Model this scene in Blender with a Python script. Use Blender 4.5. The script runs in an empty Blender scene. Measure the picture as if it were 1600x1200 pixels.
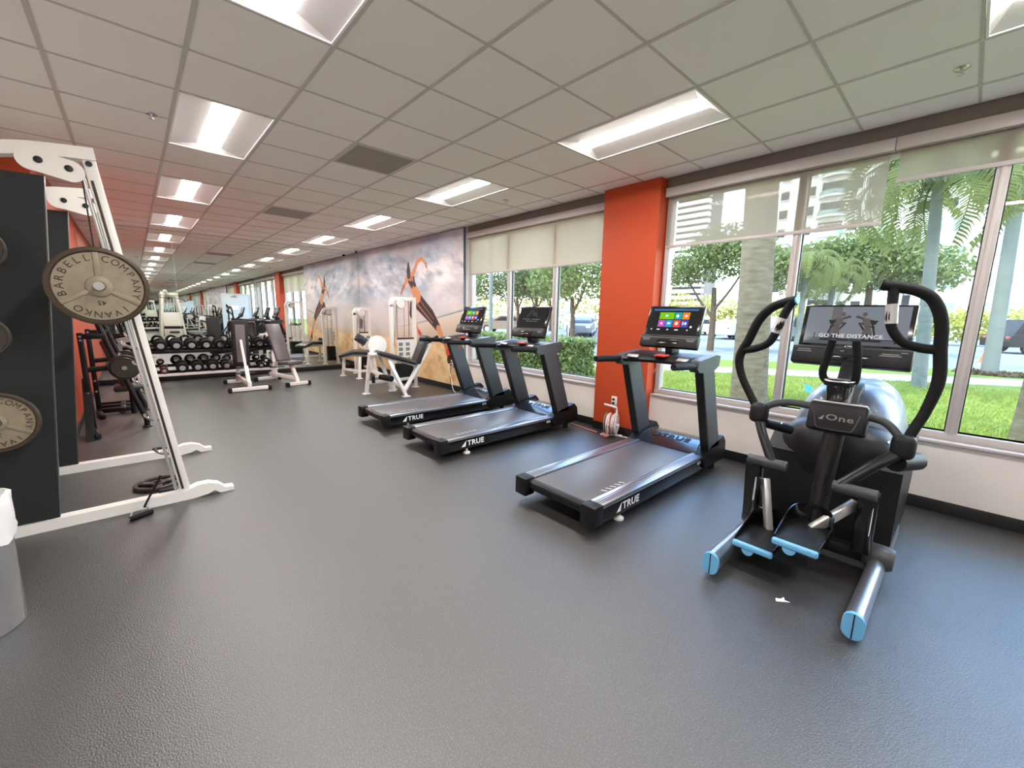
import bpy, bmesh, math, random
import numpy as np
from mathutils import Vector, Matrix, Euler
random.seed(7)
S = bpy.context.scene
COL = S.collection
PI = math.pi
# ---------------------------------------------------------------- camera
cam = bpy.data.cameras.new('camera'); camo = bpy.data.objects.new('camera', cam); COL.objects.link(camo)
cam.sensor_fit = 'HORIZONTAL'; cam.sensor_width = 36.0; cam.lens = 644.235/1600*36.0
cam.clip_start = 0.05; cam.clip_end = 500
_r = Vector((0.740206, -0.67213357, 0.01820831)); _u = Vector((0.09810778, 0.13475529, 0.98601008)); _f = Vector((0.66518414, 0.7280642, -0.1656882))
camo.matrix_world = Matrix(((_r.x, _u.x, -_f.x, 0), (_r.y, _u.y, -_f.y, 0), (_r.z, _u.z, -_f.z, 1.41), (0, 0, 0, 1)))
S.camera = camo
# ---------------------------------------------------------------- look
S.view_settings.view_transform = 'Standard'; S.view_settings.look = 'None'
S.view_settings.gamma = 1.0; S.view_settings.use_curve_mapping = False
S.view_settings.exposure = 0.2
S.cycles.max_bounces = 14; S.cycles.glossy_bounces = 10; S.cycles.diffuse_bounces = 5
S.cycles.transparent_max_bounces = 24; S.cycles.transmission_bounces = 6
S.cycles.sample_clamp_indirect = 8.0
S.cycles.caustics_reflective = True; S.cycles.caustics_refractive = False
# ---------------------------------------------------------------- sky and sun
W = bpy.data.worlds.new('sky'); S.world = W; W.use_nodes = True
nt = W.node_tree; nt.nodes.clear()
o_ = nt.nodes.new('ShaderNodeOutputWorld'); bg = nt.nodes.new('ShaderNodeBackground')
tc = nt.nodes.new('ShaderNodeTexCoord'); sx = nt.nodes.new('ShaderNodeSeparateXYZ'); rp = nt.nodes.new('ShaderNodeValToRGB')
nz = nt.nodes.new('ShaderNodeTexNoise'); nz.inputs['Scale'].default_value = 3.2; nz.inputs['Detail'].default_value = 6; nz.inputs['Roughness'].default_value = .6
cr = nt.nodes.new('ShaderNodeValToRGB'); mx = nt.nodes.new('ShaderNodeMix'); mx.data_type = 'RGBA'
rp.color_ramp.elements[0].position = 0.02; rp.color_ramp.elements[0].color = (.93, .97, 1, 1)
rp.color_ramp.elements[1].position = 0.55; rp.color_ramp.elements[1].color = (.22, .46, .95, 1)
cr.color_ramp.elements[0].position = .46; cr.color_ramp.elements[0].color = (0, 0, 0, 1)
cr.color_ramp.elements[1].position = .66; cr.color_ramp.elements[1].color = (1, 1, 1, 1)
nt.links.new(tc.outputs['Generated'], sx.inputs[0]); nt.links.new(sx.outputs['Z'], rp.inputs[0])
nt.links.new(tc.outputs['Generated'], nz.inputs['Vector']); nt.links.new(nz.outputs['Fac'], cr.inputs[0])
nt.links.new(cr.outputs['Color'], mx.inputs[0]); nt.links.new(rp.outputs['Color'], mx.inputs[6]); mx.inputs[7].default_value = (1, 1, 1, 1)
nt.links.new(mx.outputs[2], bg.inputs[0]); bg.inputs[1].default_value = 8.2
nt.links.new(bg.outputs[0], o_.inputs[0])
sun = bpy.data.lights.new('sun', 'SUN'); suno = bpy.data.objects.new('sun', sun); COL.objects.link(suno)
sun.energy = 6.0; sun.angle = .01; sun.color = (1, .95, .85)
suno.rotation_euler = Vector((.55, -.28, -.8)).to_track_quat('-Z', 'Y').to_euler()
suno.location = (-20, 10, 30)
LAMP = 66.0      # radiance of the ceiling lamps' lenses

# ---------------------------------------------------------------- materials
def lin(c):
    c = c/255.0
    return c/12.92 if c <= .04045 else ((c+.055)/1.055)**2.4
def rgb(r, g, b): return (lin(r), lin(g), lin(b), 1)
def mat(name, c, rough=.5, metal=0, spec=.5, var=.12, vs=18.0, bump=0, bs=200.0, emit=None, es=0, coat=0, c2=None, detail=3, sharp=None, stretch=None, rvar=0):
    m = bpy.data.materials.new(name); m.use_nodes = True
    n = m.node_tree; p = n.nodes['Principled BSDF']; L = n.links
    p.inputs['Roughness'].default_value = rough; p.inputs['Metallic'].default_value = metal
    p.inputs['Specular IOR Level'].default_value = spec; p.inputs['Coat Weight'].default_value = coat
    t = n.nodes.new('ShaderNodeTexCoord'); vec = t.outputs['Object']
    if stretch:
        mp = n.nodes.new('ShaderNodeMapping'); mp.inputs['Scale'].default_value = stretch; L.new(vec, mp.inputs[0]); vec = mp.outputs[0]
    z = n.nodes.new('ShaderNodeTexNoise'); z.inputs['Scale'].default_value = vs; z.inputs['Detail'].default_value = detail; L.new(vec, z.inputs['Vector'])
    x = n.nodes.new('ShaderNodeMix'); x.data_type = 'RGBA'
    fac = z.outputs['Fac']
    if sharp:
        q = n.nodes.new('ShaderNodeValToRGB'); q.color_ramp.elements[0].position = sharp[0]; q.color_ramp.elements[1].position = sharp[1]; L.new(fac, q.inputs[0]); fac = q.outputs['Color']
    L.new(fac, x.inputs[0])
    if c2 is None:
        c2 = tuple(min(1, v*(1+var)) for v in c[:3])+(1,); c1 = tuple(v*(1-var) for v in c[:3])+(1,)
    else: c1 = c
    x.inputs[6].default_value = c1; x.inputs[7].default_value = c2
    L.new(x.outputs[2], p.inputs['Base Color'])
    if rvar:
        mr = n.nodes.new('ShaderNodeMapRange'); mr.inputs['To Min'].default_value = rough-rvar; mr.inputs['To Max'].default_value = rough+rvar
        L.new(z.outputs['Fac'], mr.inputs['Value']); L.new(mr.outputs[0], p.inputs['Roughness'])
    if bump:
        b = n.nodes.new('ShaderNodeBump'); b.inputs['Strength'].default_value = bump; b.inputs['Distance'].default_value = .002
        z2 = n.nodes.new('ShaderNodeTexNoise'); z2.inputs['Scale'].default_value = bs; z2.inputs['Detail'].default_value = 2
        L.new(vec, z2.inputs['Vector']); L.new(z2.outputs['Fac'], b.inputs['Height']); L.new(b.outputs[0], p.inputs['Normal'])
    if emit is not None:
        p.inputs['Emission Color'].default_value = emit; p.inputs['Emission Strength'].default_value = es
    return m
def mat_attr(name, rough=.5, emit=0, spec=.3):
    m = bpy.data.materials.new(name); m.use_nodes = True; n = m.node_tree; p = n.nodes['Principled BSDF']
    a = n.nodes.new('ShaderNodeVertexColor'); a.layer_name = 'print'
    n.links.new(a.outputs['Color'], p.inputs['Base Color']); p.inputs['Roughness'].default_value = rough; p.inputs['Specular IOR Level'].default_value = spec
    if emit: n.links.new(a.outputs['Color'], p.inputs['Emission Color']); p.inputs['Emission Strength'].default_value = emit
    return m
def mat_clear(name, tr, tint, gl, rough=0.0, diff=None, transl=None):
    """thin see-through sheet: part transparent, part glossy or part cloth"""
    m = bpy.data.materials.new(name); m.use_nodes = True; n = m.node_tree; L = n.links; n.nodes.clear()
    o = n.nodes.new('ShaderNodeOutputMaterial'); a = n.nodes.new('ShaderNodeBsdfTransparent'); a.inputs[0].default_value = tint
    x = n.nodes.new('ShaderNodeMixShader')
    if diff is None:
        g = n.nodes.new('ShaderNodeBsdfGlossy'); g.inputs['Color'].default_value = (1, 1, 1, 1); g.inputs['Roughness'].default_value = rough
        lw = n.nodes.new('ShaderNodeLayerWeight'); pw = n.nodes.new('ShaderNodeMath'); pw.operation = 'POWER'; pw.inputs[1].default_value = 5; L.new(lw.outputs['Facing'], pw.inputs[0]); fr = n.nodes.new('ShaderNodeMath'); fr.operation = 'MULTIPLY_ADD'; fr.inputs[1].default_value = .55; fr.inputs[2].default_value = gl; L.new(pw.outputs[0], fr.inputs[0])
        L.new(fr.outputs[0], x.inputs[0]); L.new(a.outputs[0], x.inputs[1]); L.new(g.outputs[0], x.inputs[2])
    else:
        d = n.nodes.new('ShaderNodeBsdfDiffuse'); d.inputs[0].default_value = diff
        t = n.nodes.new('ShaderNodeBsdfTranslucent'); t.inputs[0].default_value = transl
        w = n.nodes.new('ShaderNodeTexWave'); w.inputs['Scale'].default_value = 90; w.inputs['Distortion'].default_value = .5
        tcx = n.nodes.new('ShaderNodeTexCoord'); L.new(tcx.outputs['Object'], w.inputs['Vector'])
        mr = n.nodes.new('ShaderNodeMapRange'); mr.inputs['To Min'].default_value = tr-.04; mr.inputs['To Max'].default_value = tr+.04
        L.new(w.outputs['Fac'], mr.inputs['Value'])
        x2 = n.nodes.new('ShaderNodeMixShader'); x2.inputs[0].default_value = .5; L.new(d.outputs[0], x2.inputs[1]); L.new(t.outputs[0], x2.inputs[2])
        L.new(mr.outputs[0], x.inputs[0]); L.new(x2.outputs[0], x.inputs[1]); L.new(a.outputs[0], x.inputs[2])
    L.new(x.outputs[0], o.inputs[0]); return m

MT = {}
def m_(k, *a, **kw): MT[k] = mat(k, *a, **kw); return MT[k]
m_('rubber_floor', rgb(24, 22, 21), .42, spec=.95, c2=rgb(84, 81, 79), vs=170, detail=3, sharp=(.50, .72), bump=1.0, bs=175, rvar=.08)
_fl = MT['rubber_floor'].node_tree.nodes['Principled BSDF']; _fl.inputs['IOR'].default_value = 1.72
m_('ceiling_tile', rgb(246, 240, 235), .9, spec=.1, var=.03, vs=300, bump=.3, bs=400)
m_('grid_metal', rgb(196, 190, 183), .5, var=.03)
m_('wall_paint', rgb(230, 221, 214), .7, spec=.3, var=.025, vs=6, bump=.1, bs=120)
m_('orange_paint', rgb(184, 70, 34), .55, spec=.35, var=.04, vs=5, bump=.08, bs=140)
m_('black_base', rgb(24, 23, 23), .4, var=.1)
m_('white_frame', rgb(186, 177, 173), .4, var=.02)
m_('white_metal', rgb(240, 236, 230), .35, var=.02, coat=.2)
m_('cream_metal', rgb(233, 226, 212), .4, var=.03)
m_('black_metal', rgb(13, 13, 15), .38, spec=.35, var=.15, vs=30, rvar=.06)
m_('black_plastic', rgb(17, 17, 19), .45, spec=.35, var=.12, vs=25, bump=.1, bs=500)
m_('soft_black', rgb(15, 15, 16), .62, spec=.25, var=.15, bump=.25, bs=350)
m_('gloss_black', rgb(15, 15, 17), .16, var=.1, coat=.3)
m_('dark_grey', rgb(62, 63, 66), .38, var=.08, vs=12)
m_('vinyl_black', rgb(38, 36, 38), .38, var=.12, vs=12, bump=.2, bs=150)
m_('vinyl_grey', rgb(92, 86, 88), .36, var=.1, vs=10, bump=.2, bs=150)
m_('chrome', rgb(215, 215, 215), .3, 1, var=.04)
m_('steel', rgb(214, 214, 216), .17, 1, var=.05, stretch=(1, 1, .02), vs=60)
m_('alu_rail', rgb(176, 180, 186), .3, .9, var=.06, stretch=(.03, 3, 3), vs=40)
m_('belt', rgb(84, 82, 83), .36, var=.1, vs=220, bump=.3, bs=600)
m_('iron_plate', rgb(126, 115, 97), .5, .25, c2=rgb(156, 144, 122), vs=14, bump=.25, bs=160)
m_('iron_rim', rgb(72, 60, 48), .45, .4, var=.2, vs=14)
m_('iron_dark', rgb(66, 60, 54), .42, .5, var=.2, vs=16)
m_('panel_black', rgb(22, 24, 25), .7, c2=rgb(34, 36, 37), vs=160, bump=.4, bs=220)
m_('light_blue', rgb(110, 180, 228), .4, var=.03)
m_('red_plastic', rgb(210, 60, 50), .4, var=.05)
m_('pink_cord', rgb(222, 130, 124), .5, var=.08)
m_('white_plastic', rgb(236, 232, 226), .4, var=.03)
m_('bag_white', rgb(240, 238, 238), .35, var=.03, bump=.5, bs=40)
m_('white_ink', rgb(245, 245, 245), .5, var=.01)
m_('grey_ink', rgb(130, 130, 132), .5, var=.02)
m_('dark_ink', rgb(18, 18, 20), .5, var=.02)
m_('logo_silver', rgb(205, 205, 205), .3, .6, var=.02)
m_('reflector_white', rgb(245, 240, 238), .55, var=.01)
m_('lens_lit', rgb(255, 255, 255), .5, var=.0, emit=(1, .95, .92, 1), es=LAMP)
m_('door_paint', rgb(205, 212, 222), .5, var=.02)
m_('vent_grey', rgb(150, 142, 135), .6, var=.12, vs=6)
m_('brass_dark', rgb(110, 95, 80), .4, .6)
m_('gun_grey', rgb(120, 128, 144), .42, .6, var=.05, vs=4, coat=.4)
m_('paper', rgb(240, 240, 238), .7, var=.02)
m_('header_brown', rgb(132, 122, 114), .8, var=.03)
m_('mat_dark', rgb(40, 44, 45), .6)
def mirror_mat():
    m = bpy.data.materials.new('mirror_glass'); m.use_nodes = True; n = m.node_tree; p = n.nodes['Principled BSDF']
    p.inputs['Metallic'].default_value = 1; p.inputs['Roughness'].default_value = 0.0
    z = n.nodes.new('ShaderNodeTexNoise'); z.inputs['Scale'].default_value = .6; x = n.nodes.new('ShaderNodeMix'); x.data_type = 'RGBA'
    x.inputs[6].default_value = (.86, .89, .86, 1); x.inputs[7].default_value = (.88, .91, .88, 1)
    n.links.new(z.outputs['Fac'], x.inputs[0]); n.links.new(x.outputs[2], p.inputs['Base Color'])
    return m
MT['mirror_glass'] = mirror_mat()
MT['window_glass'] = mat_clear('window_glass', .95, (.97, 1, .985, 1), .025)
MT['shade_cloth'] = mat_clear('shade_cloth', .50, (.96, .95, .9, 1), 0, diff=rgb(205, 196, 184), transl=rgb(150, 142, 130))
MT['shade_cream'] = mat_clear('shade_cream', .14, (.96, .95, .9, 1), 0, diff=rgb(222, 214, 198), transl=rgb(196, 188, 168))
MT['blue_screen_glass'] = mat_clear('car_glass', .8, (.35, .42, .45, 1), .05)

# ---------------------------------------------------------------- mesh builder
ORG = {}
def org(o):
    v = Vector((0, 0, 0))
    while o is not None:
        v += ORG.get(o.name, Vector((0, 0, 0))); o = o.parent
    return v
class B:
    def __init__(s): s.bm = bmesh.new()
    def _add(s, tmp, M=None):
        if M is not None: bmesh.ops.transform(tmp, matrix=M, verts=tmp.verts)
        me = bpy.data.meshes.new('tmp'); tmp.to_mesh(me); tmp.free(); s.bm.from_mesh(me); bpy.data.meshes.remove(me); return s
    def box(s, c, d, bev=0, rot=None, seg=2, taper=None):
        t = bmesh.new(); bmesh.ops.create_cube(t, size=1)
        for v in t.verts:
            k = 1.0 if taper is None or v.co.z < 0 else taper
            v.co = Vector((v.co.x*d[0]*k, v.co.y*d[1]*k, v.co.z*d[2]))
        if bev: bmesh.ops.bevel(t, geom=t.edges[:], offset=bev, segments=seg, affect='EDGES', profile=.5)
        M = Matrix.Translation(c)
        if rot is not None: M = M @ (rot.to_4x4() if isinstance(rot, Matrix) else Euler(rot).to_matrix().to_4x4())
        return s._add(t, M)
    def span(s, a, b, bev=0):
        return s.box([(a[i]+b[i])/2 for i in range(3)], [abs(b[i]-a[i]) for i in range(3)], bev)
    def bar(s, a, b, w, h, bev=.004, up=(0, 0, 1)):
        a = Vector(a); b = Vector(b); d = b-a; x = d.normalized(); u = Vector(up)
        if abs(x.dot(u)) > .98: u = Vector((0, 1, 0))
        y = u.cross(x).normalized(); z = x.cross(y)
        R = Matrix((x, y, z)).transposed()
        return s.box((a+b)/2, (d.length, w, h), bev, R)
    def tube(s, pts, r, n=10, closed=False, smooth=0):
        pts = [Vector(p) for p in pts]
        if smooth: pts, r = catmull(pts, smooth, closed, r)
        m = len(pts); rs = r if isinstance(r, (list, tuple)) else [r]*m
        tan = []
        for i in range(m):
            a = pts[(i-1) % m] if (closed or i > 0) else pts[i]; b = pts[(i+1) % m] if (closed or i < m-1) else pts[i]
            tan.append((b-a).normalized())
        u = Vector((0, 0, 1)) if abs(tan[0].z) < .9 else Vector((1, 0, 0))
        u = (u-tan[0]*u.dot(tan[0])).normalized(); rings = []
        for i in range(m):
            u = (u-tan[i]*u.dot(tan[i])).normalized(); w = tan[i].cross(u)
            rings.append([s.bm.verts.new(pts[i]+(u*math.cos(2*PI*k/n)+w*math.sin(2*PI*k/n))*rs[i]) for k in range(n)])
        for i in range(m if closed else m-1):
            p, q = rings[i], rings[(i+1) % m]
            for k in range(n): s.bm.faces.new((p[k], p[(k+1) % n], q[(k+1) % n], q[k]))
        if not closed: s.bm.faces.new(rings[0][::-1]); s.bm.faces.new(rings[-1])
        return s
    def sweep(s, pts, sec, up=(0, 0, 1), smooth=0):
        """sweep a 2-D section (list of (side, up)) along points"""
        pts = [Vector(p) for p in pts]
        if smooth: pts, _ = catmull(pts, smooth, False, 1)
        m = len(pts); rings = []; n = len(sec); U = Vector(up)
        for i in range(m):
            t = (pts[min(i+1, m-1)]-pts[max(i-1, 0)]).normalized(); y = U.cross(t).normalized(); z = t.cross(y)
            rings.append([s.bm.verts.new(pts[i]+y*a+z*b) for a, b in sec])
        for i in range(m-1):
            for k in range(n): s.bm.faces.new((rings[i][k], rings[i][(k+1) % n], rings[i+1][(k+1) % n], rings[i+1][k]))
        s.bm.faces.new(rings[0][::-1]); s.bm.faces.new(rings[-1]); return s
    def lathe(s, prof, o=(0, 0, 0), axis=(0, 0, 1), n=24, a0=0, a1=2*PI):
        ax = Vector(axis).normalized(); u = ax.orthogonal().normalized(); w = ax.cross(u); o = Vector(o); rings = []
        full = abs(a1-a0-2*PI) < 1e-6; k = n if full else n+1
        for r, h in prof:
            if r < 1e-6: rings.append([s.bm.verts.new(o+ax*h)]*k)
            else: rings.append([s.bm.verts.new(o+ax*h+(u*math.cos(a0+(a1-a0)*j/n)+w*math.sin(a0+(a1-a0)*j/n))*r) for j in range(k)])
        for p, q in zip(rings, rings[1:]):
            for j in range(n):
                jj = (j+1) % k; f = []
                for v in (p[j], p[jj], q[jj], q[j]):
                    if v not in f: f.append(v)
                if len(f) > 2:
                    try: s.bm.faces.new(f)
                    except ValueError: pass
        return s
    def cyl(s, a, b, r, n=16, r2=None):
        a = Vector(a); b = Vector(b); d = b-a; r2 = r if r2 is None else r2
        return s.lathe([(0, 0), (r, 0), (r2, d.length), (0, d.length)], a, d, n)
    def prism(s, poly, fn, t0, t1):
        """extrude a 2-D polygon: fn(u, v, t) -> point"""
        a = [s.bm.verts.new(fn(u, v, t0)) for u, v in poly]; b = [s.bm.verts.new(fn(u, v, t1)) for u, v in poly]; n = len(poly)
        s.bm.faces.new(a[::-1]); s.bm.faces.new(b)
        for k in range(n): s.bm.faces.new((a[k], a[(k+1) % n], b[(k+1) % n], b[k]))
        return s
    def sup(s, c, r, e=.6, nu=28, nv=18, fn=None):
        def pw(x): return math.copysign(abs(x)**e, x)
        rings = []
        for i in range(nv+1):
            v = -PI/2+PI*i/nv; ring = []
            for j in range(nu):
                u = 2*PI*j/nu; p = Vector((r[0]*pw(math.cos(v))*pw(math.cos(u)), r[1]*pw(math.cos(v))*pw(math.sin(u)), r[2]*pw(math.sin(v))))
                if fn: p = fn(p)
                ring.append(s.bm.verts.new(Vector(c)+p))
            rings.append(ring)
        for i in range(nv):
            for j in range(nu): s.bm.faces.new((rings[i][j], rings[i][(j+1) % nu], rings[i+1][(j+1) % nu], rings[i+1][j]))
        bmesh.ops.remove_doubles(s.bm, verts=rings[0]+rings[-1], dist=1e-5); return s
    def quad(s, *p): s.bm.faces.new([s.bm.verts.new(Vector(q)) for q in p]); return s
    def text(s, body, size, M, depth=.0008, bold=.0, align='CENTER', width=1.0):
        cu = bpy.data.curves.new('t', 'FONT'); cu.body = body; cu.size = size; cu.extrude = depth; cu.offset = bold*size; cu.align_x = align; cu.align_y = 'CENTER'; cu.resolution_u = 3; cu.space_character = 1.08
        ob = bpy.data.objects.new('t', cu); me = bpy.data.meshes.new_from_object(ob)
        if width != 1: me.transform(Matrix.Diagonal((width, 1, 1, 1)))
        me.transform(M); s.bm.from_mesh(me); bpy.data.meshes.remove(me); bpy.data.objects.remove(ob); bpy.data.curves.remove(cu); return s
    def mesh(s, name, smooth=35, o=None):
        if o is not None: bmesh.ops.translate(s.bm, verts=s.bm.verts, vec=-o)
        bmesh.ops.recalc_face_normals(s.bm, faces=s.bm.faces)
        me = bpy.data.meshes.new(name); s.bm.to_mesh(me); s.bm.free()
        if smooth:
            me.shade_smooth(); me.set_sharp_from_angle(angle=math.radians(smooth))
        return me
    def build(s, name, m, parent=None, smooth=35):
        me = s.mesh(name, smooth, org(parent) if parent is not None else None)
        me.materials.append(MT[m] if isinstance(m, str) else m)
        return link(name, me, parent)
def link(name, me, parent=None, loc=None):
    o = bpy.data.objects.new(name, me); COL.objects.link(o)
    if parent is not None: o.parent = parent
    if loc is not None: o.location = loc
    return o
def catmull(P, k, closed=False, r=1):
    n = len(P); out = []; ro = []; rs = r if isinstance(r, (list, tuple)) else [r]*n
    for i in range(n if closed else n-1):
        g = lambda j: P[j % n] if closed else P[max(0, min(n-1, j))]
        a, b, c, d = g(i-1), g(i), g(i+1), g(i+2)
        for q in range(k):
            t = q/k
            out.append(.5*((2*b)+(c-a)*t+(2*a-5*b+4*c-d)*t*t+(3*b-a-3*c+d)*t**3)); ro.append(rs[i]*(1-t)+rs[(i+1) % n]*t)
    if not closed: out.append(P[-1].copy()); ro.append(rs[-1])
    return out, ro
def tag(o, label, cat, group=None, kind=None):
    o['label'] = label; o['category'] = cat
    if group: o['group'] = group
    if kind: o['kind'] = kind
    return o
def thing(name, label, cat, loc=(0, 0, 0), rz=0, group=None):
    o = bpy.data.objects.new(name, None); COL.objects.link(o); o.empty_display_size = .1
    o.location = loc; o.rotation_euler = (0, 0, rz); ORG[o.name] = Vector(loc) if rz == 0 else Vector((0, 0, 0))
    return tag(o, label, cat, group)
def local(name, label, cat, loc, rz=0, group=None):
    """thing whose parts are built in its own coordinates"""
    o = thing(name, label, cat, loc, rz, group); ORG[o.name] = Vector((0, 0, 0)); return o
def struct(name, b, m, label=None, parent=None, smooth=35):
    o = b.build(name, m, parent, smooth)
    if parent is None:
        o['kind'] = 'structure'
        if label: o['label'] = label
    return o
def copy_tree(o, parent=None):
    c = o.copy(); COL.objects.link(c); c.parent = parent
    for ch in list(o.children): copy_tree(ch, c)
    return c
def face_m(o, x, y):
    """matrix whose local x and y run along the given world directions"""
    x = Vector(x).normalized(); y = Vector(y).normalized(); z = x.cross(y)
    return Matrix(((x.x, y.x, z.x, o[0]), (x.y, y.y, z.y, o[1]), (x.z, y.z, z.z, o[2]), (0, 0, 0, 1)))
# ================================================================ ROOM SHELL
XL, XA, XR, YB, YF, H = -.58, -.98, 4.35, -1.65, 10.48, 2.866
struct('floor', B().span((-1.3, YB-.15, -.12), (XR+.2, YF+.15, 0)), 'rubber_floor', 'dark speckled rubber gym floor')
# --- left side: recess with the lifting machine, then a wall standing further in
struct('wall_left', B().span((XL-.4, 6.12, 0), (XL, YF+.1, H+.1)), 'orange_paint', 'orange painted wall on the left')
struct('wall_left', B().span((XA-.2, YB-.1, 0), (XA, 6.12, H+.1)), 'wall_paint', 'cream wall of the recess behind the lifting machine')
struct('wall_far', B().span((-1.2, YF+.012, 0), (XR+.2, YF+.14, H+.1)), 'wall_paint', 'far wall behind the mirrors')
struct('wall_back', B().span((-1.2, YB-.14, 0), (XR+.2, YB-.012, H+.1)), 'wall_paint', 'back wall behind the mirrors')
# --- window wall: low wall, header, piers
WX0 = XR+.17          # outer face
def lowwall(y0, y1, lab): struct('wall_right', B().span((XR, y0, 0), (WX0, y1, .535)), 'wall_paint', lab)
lowwall(YB-.1, 2.40, 'low cream wall under the wide window'); lowwall(3.05, 6.0, 'low cream wall under the window behind the treadmills')
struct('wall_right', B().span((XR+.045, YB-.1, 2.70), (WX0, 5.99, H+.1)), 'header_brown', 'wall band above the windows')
struct('wall_right', B().span((XR, 5.99, 0), (WX0, YF+.1, H+.1)), 'wall_paint', 'wall behind the beach mural')
struct('wall_right', B().span((XR+.1, 2.36, 0), (WX0, 3.10, H)), 'wall_paint', 'pier behind the orange column')
struct('trim_1', B().span((XR-.02, YB, .522), (XR+.1, 2.37, .545), .004), 'white_frame', 'white window ledge of the wide window')
struct('trim_2', B().span((XR-.02, 3.085, .522), (XR+.1, 5.97, .545), .004), 'white_frame', 'white window ledge behind the treadmills')
# baseboards
for nm, a, b in (('baseboard_right', (XR-.012, YB, 0), (XR, 2.4, .095)), ('baseboard_right', (XR-.012, 3.05, 0), (XR, 6.02, .095)),
                 ('baseboard_right', (4.238, 2.385, 0), (4.25, 3.092, .095)), ('baseboard_right', (4.288, 6.02, 0), (4.30, YF, .10)),
                 ('baseboard_far', (XL, YF-.02, 0), (4.3, YF+.012, .098)), ('baseboard_left', (XL, 6.12, 0), (XL+.012, YF, .095)),
                 ('baseboard_back', (-.95, YB-.012, 0), (3.0, YB+.02, .098))):
    struct(nm, B().span(a, b, .003), 'black_base', 'black rubber skirting')
# orange column
c_ = B(); c_.span((4.25, 2.385, .09), (XR+.12, 3.092, H)); struct('column', c_, 'orange_paint', 'orange square column between the windows')
# --- windows
def window(nm, y0, y1, mull, lab):
    root = bpy.data.objects.new(nm, None); COL.objects.link(root); root['kind'] = 'structure'; root['label'] = lab
    X0, X1, z0, z1 = 4.41, 4.50, .545, 2.70
    for a, b in (((X0, y0, z0), (X1, y1, z0+.055)), ((X0, y0, z1-.05), (X1, y1, z1))): B().span(a, b, .004).build('frame_rail', 'white_frame', root)
    edges = [y0]+mull+[y1]
    for k, y in enumerate(edges):
        w = .065 if 0 < k < len(edges)-1 else .055
        yc = y if 0 < k < len(edges)-1 else (y+w/2 if k == 0 else y-w/2)
        B().span((X0, yc-w/2, z0+.05), (X1, yc+w/2, z1-.04), .004).build('mullion', 'white_frame', root)
        B().span((X0-.012, yc-w/2+.02, z0+.05), (X0+.01, yc+w/2-.02, z1-.04), .003).build('mullion_cap', 'white_frame', root)
    for a, b in zip(edges, edges[1:]):
        B().span((4.465, a+.03, z0+.045), (4.471, b-.03, z1-.04)).build('pane', 'window_glass', root)
        for yy in (a+.034, b-.034): B().span((4.455, yy-.006, z0+.05), (4.48, yy+.006, z1-.045)).build('gasket', 'dark_ink', root)
        B().span((4.455, a+.034, z0+.052), (4.48, b-.034, z0+.064)).build('gasket', 'dark_ink', root)
window('window_1', YB, 2.375, [1.135, -.01, -1.12], 'wide white-framed window behind the elliptical trainer')
window('window_2', 3.09, 5.96, [3.99, 4.95], 'white-framed three-pane window behind the far treadmills')
# --- roller shades
def shade(y0, y1, zb, lab, fasc=None, cl='shade_cloth'):
    t = thing('roller_shade', lab, 'shade', (4.39, (y0+y1)/2, zb), 0, 'roller shades on the windows')
    f0, f1 = fasc or (y0, y1)
    B().span((4.335, f0, 2.675), (4.405, f1, 2.765), .004).build('fascia', 'white_frame', t)
    B().lathe([(.0, 0), (.022, 0), (.022, y1-y0), (0, y1-y0)], (4.385, y0, 2.70), (0, 1, 0), 12).build('roller', cl, t)
    n = B(); n.span((4.3955, y0+.01, zb), (4.3965, y1-.01, 2.70)); n.build('cloth', cl, t)
    B().span((4.388, y0+.008, zb-.028), (4.404, y1-.008, zb+.004), .005).build('hem_bar', 'white_frame', t)
shade(.57, 2.372, 2.18, 'pale roller shade beside the orange column on the wide window', (.556, 2.372))
shade(-1.60, .535, 2.475, 'shorter pale roller shade pulled up above the elliptical trainer', (-1.64, .552))
shade(3.095, 5.955, 2.10, 'cream roller shade half drawn behind the two far treadmills', None, 'shade_cream')
# --- ceiling
ceil = struct('ceiling', B().span((-1.3, YB-.15, H+.06), (XR+.2, YF+.15, H+.18)), 'wall_paint', 'suspended ceiling of square tiles')
GX = [XA]+[.98+.6096*j for j in range(-3, 6)]+[XR]; GY = [YB]+[2.5959+.6096*i for i in range(-6, 13)]+[YF]
LIGHT_I = (-6, -2, 2, 6, 10); tiles = {}
def tile_mesh(w, d):
    k = (round(w, 3), round(d, 3))
    if k not in tiles:
        b = B(); b.box((0, 0, .009), (w-.004, d-.004, .014), .002, seg=1); tiles[k] = b.mesh('ceiling_tile'); tiles[k].materials.append(MT['ceiling_tile'])
    return tiles[k]
def is_light(j, i): return j in (-1, 3) and any(i in (q, q+1) for q in LIGHT_I)
VENTS = ((1, 2), (1, 7))
for a in range(len(GX)-1):
    for b in range(len(GY)-1):
        j, i = a-4, b-7          # grid column and row that the cell starts at
        x0, x1, y0, y1 = GX[a], GX[a+1], GY[b], GY[b+1]
        if is_light(j, i) or (j, i) in VENTS: continue
        if x1 < XL+.02 and y0 > 6.1: continue
        link('ceiling_tile', tile_mesh(x1-x0, y1-y0), ceil, ((x0+x1)/2, (y0+y1)/2, H))
for x in GX[1:-1]:
    B().span((x-.012, YB, H-.003), (x+.012, YF, H+.004), .001).build('grid_runner', 'grid_metal', ceil)
for b, y in enumerate(GY[1:-1]):
    i = b-6
    for a in range(len(GX)-1):
        j = a-4
        if is_light(j, i) and is_light(j, i-1) and i in [q+1 for q in LIGHT_I]: continue
        B().span((GX[a]+.012, y-.008, H-.002), (GX[a+1]-.012, y+.008, H+.004)).build('grid_bar', 'grid_metal', ceil)
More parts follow.
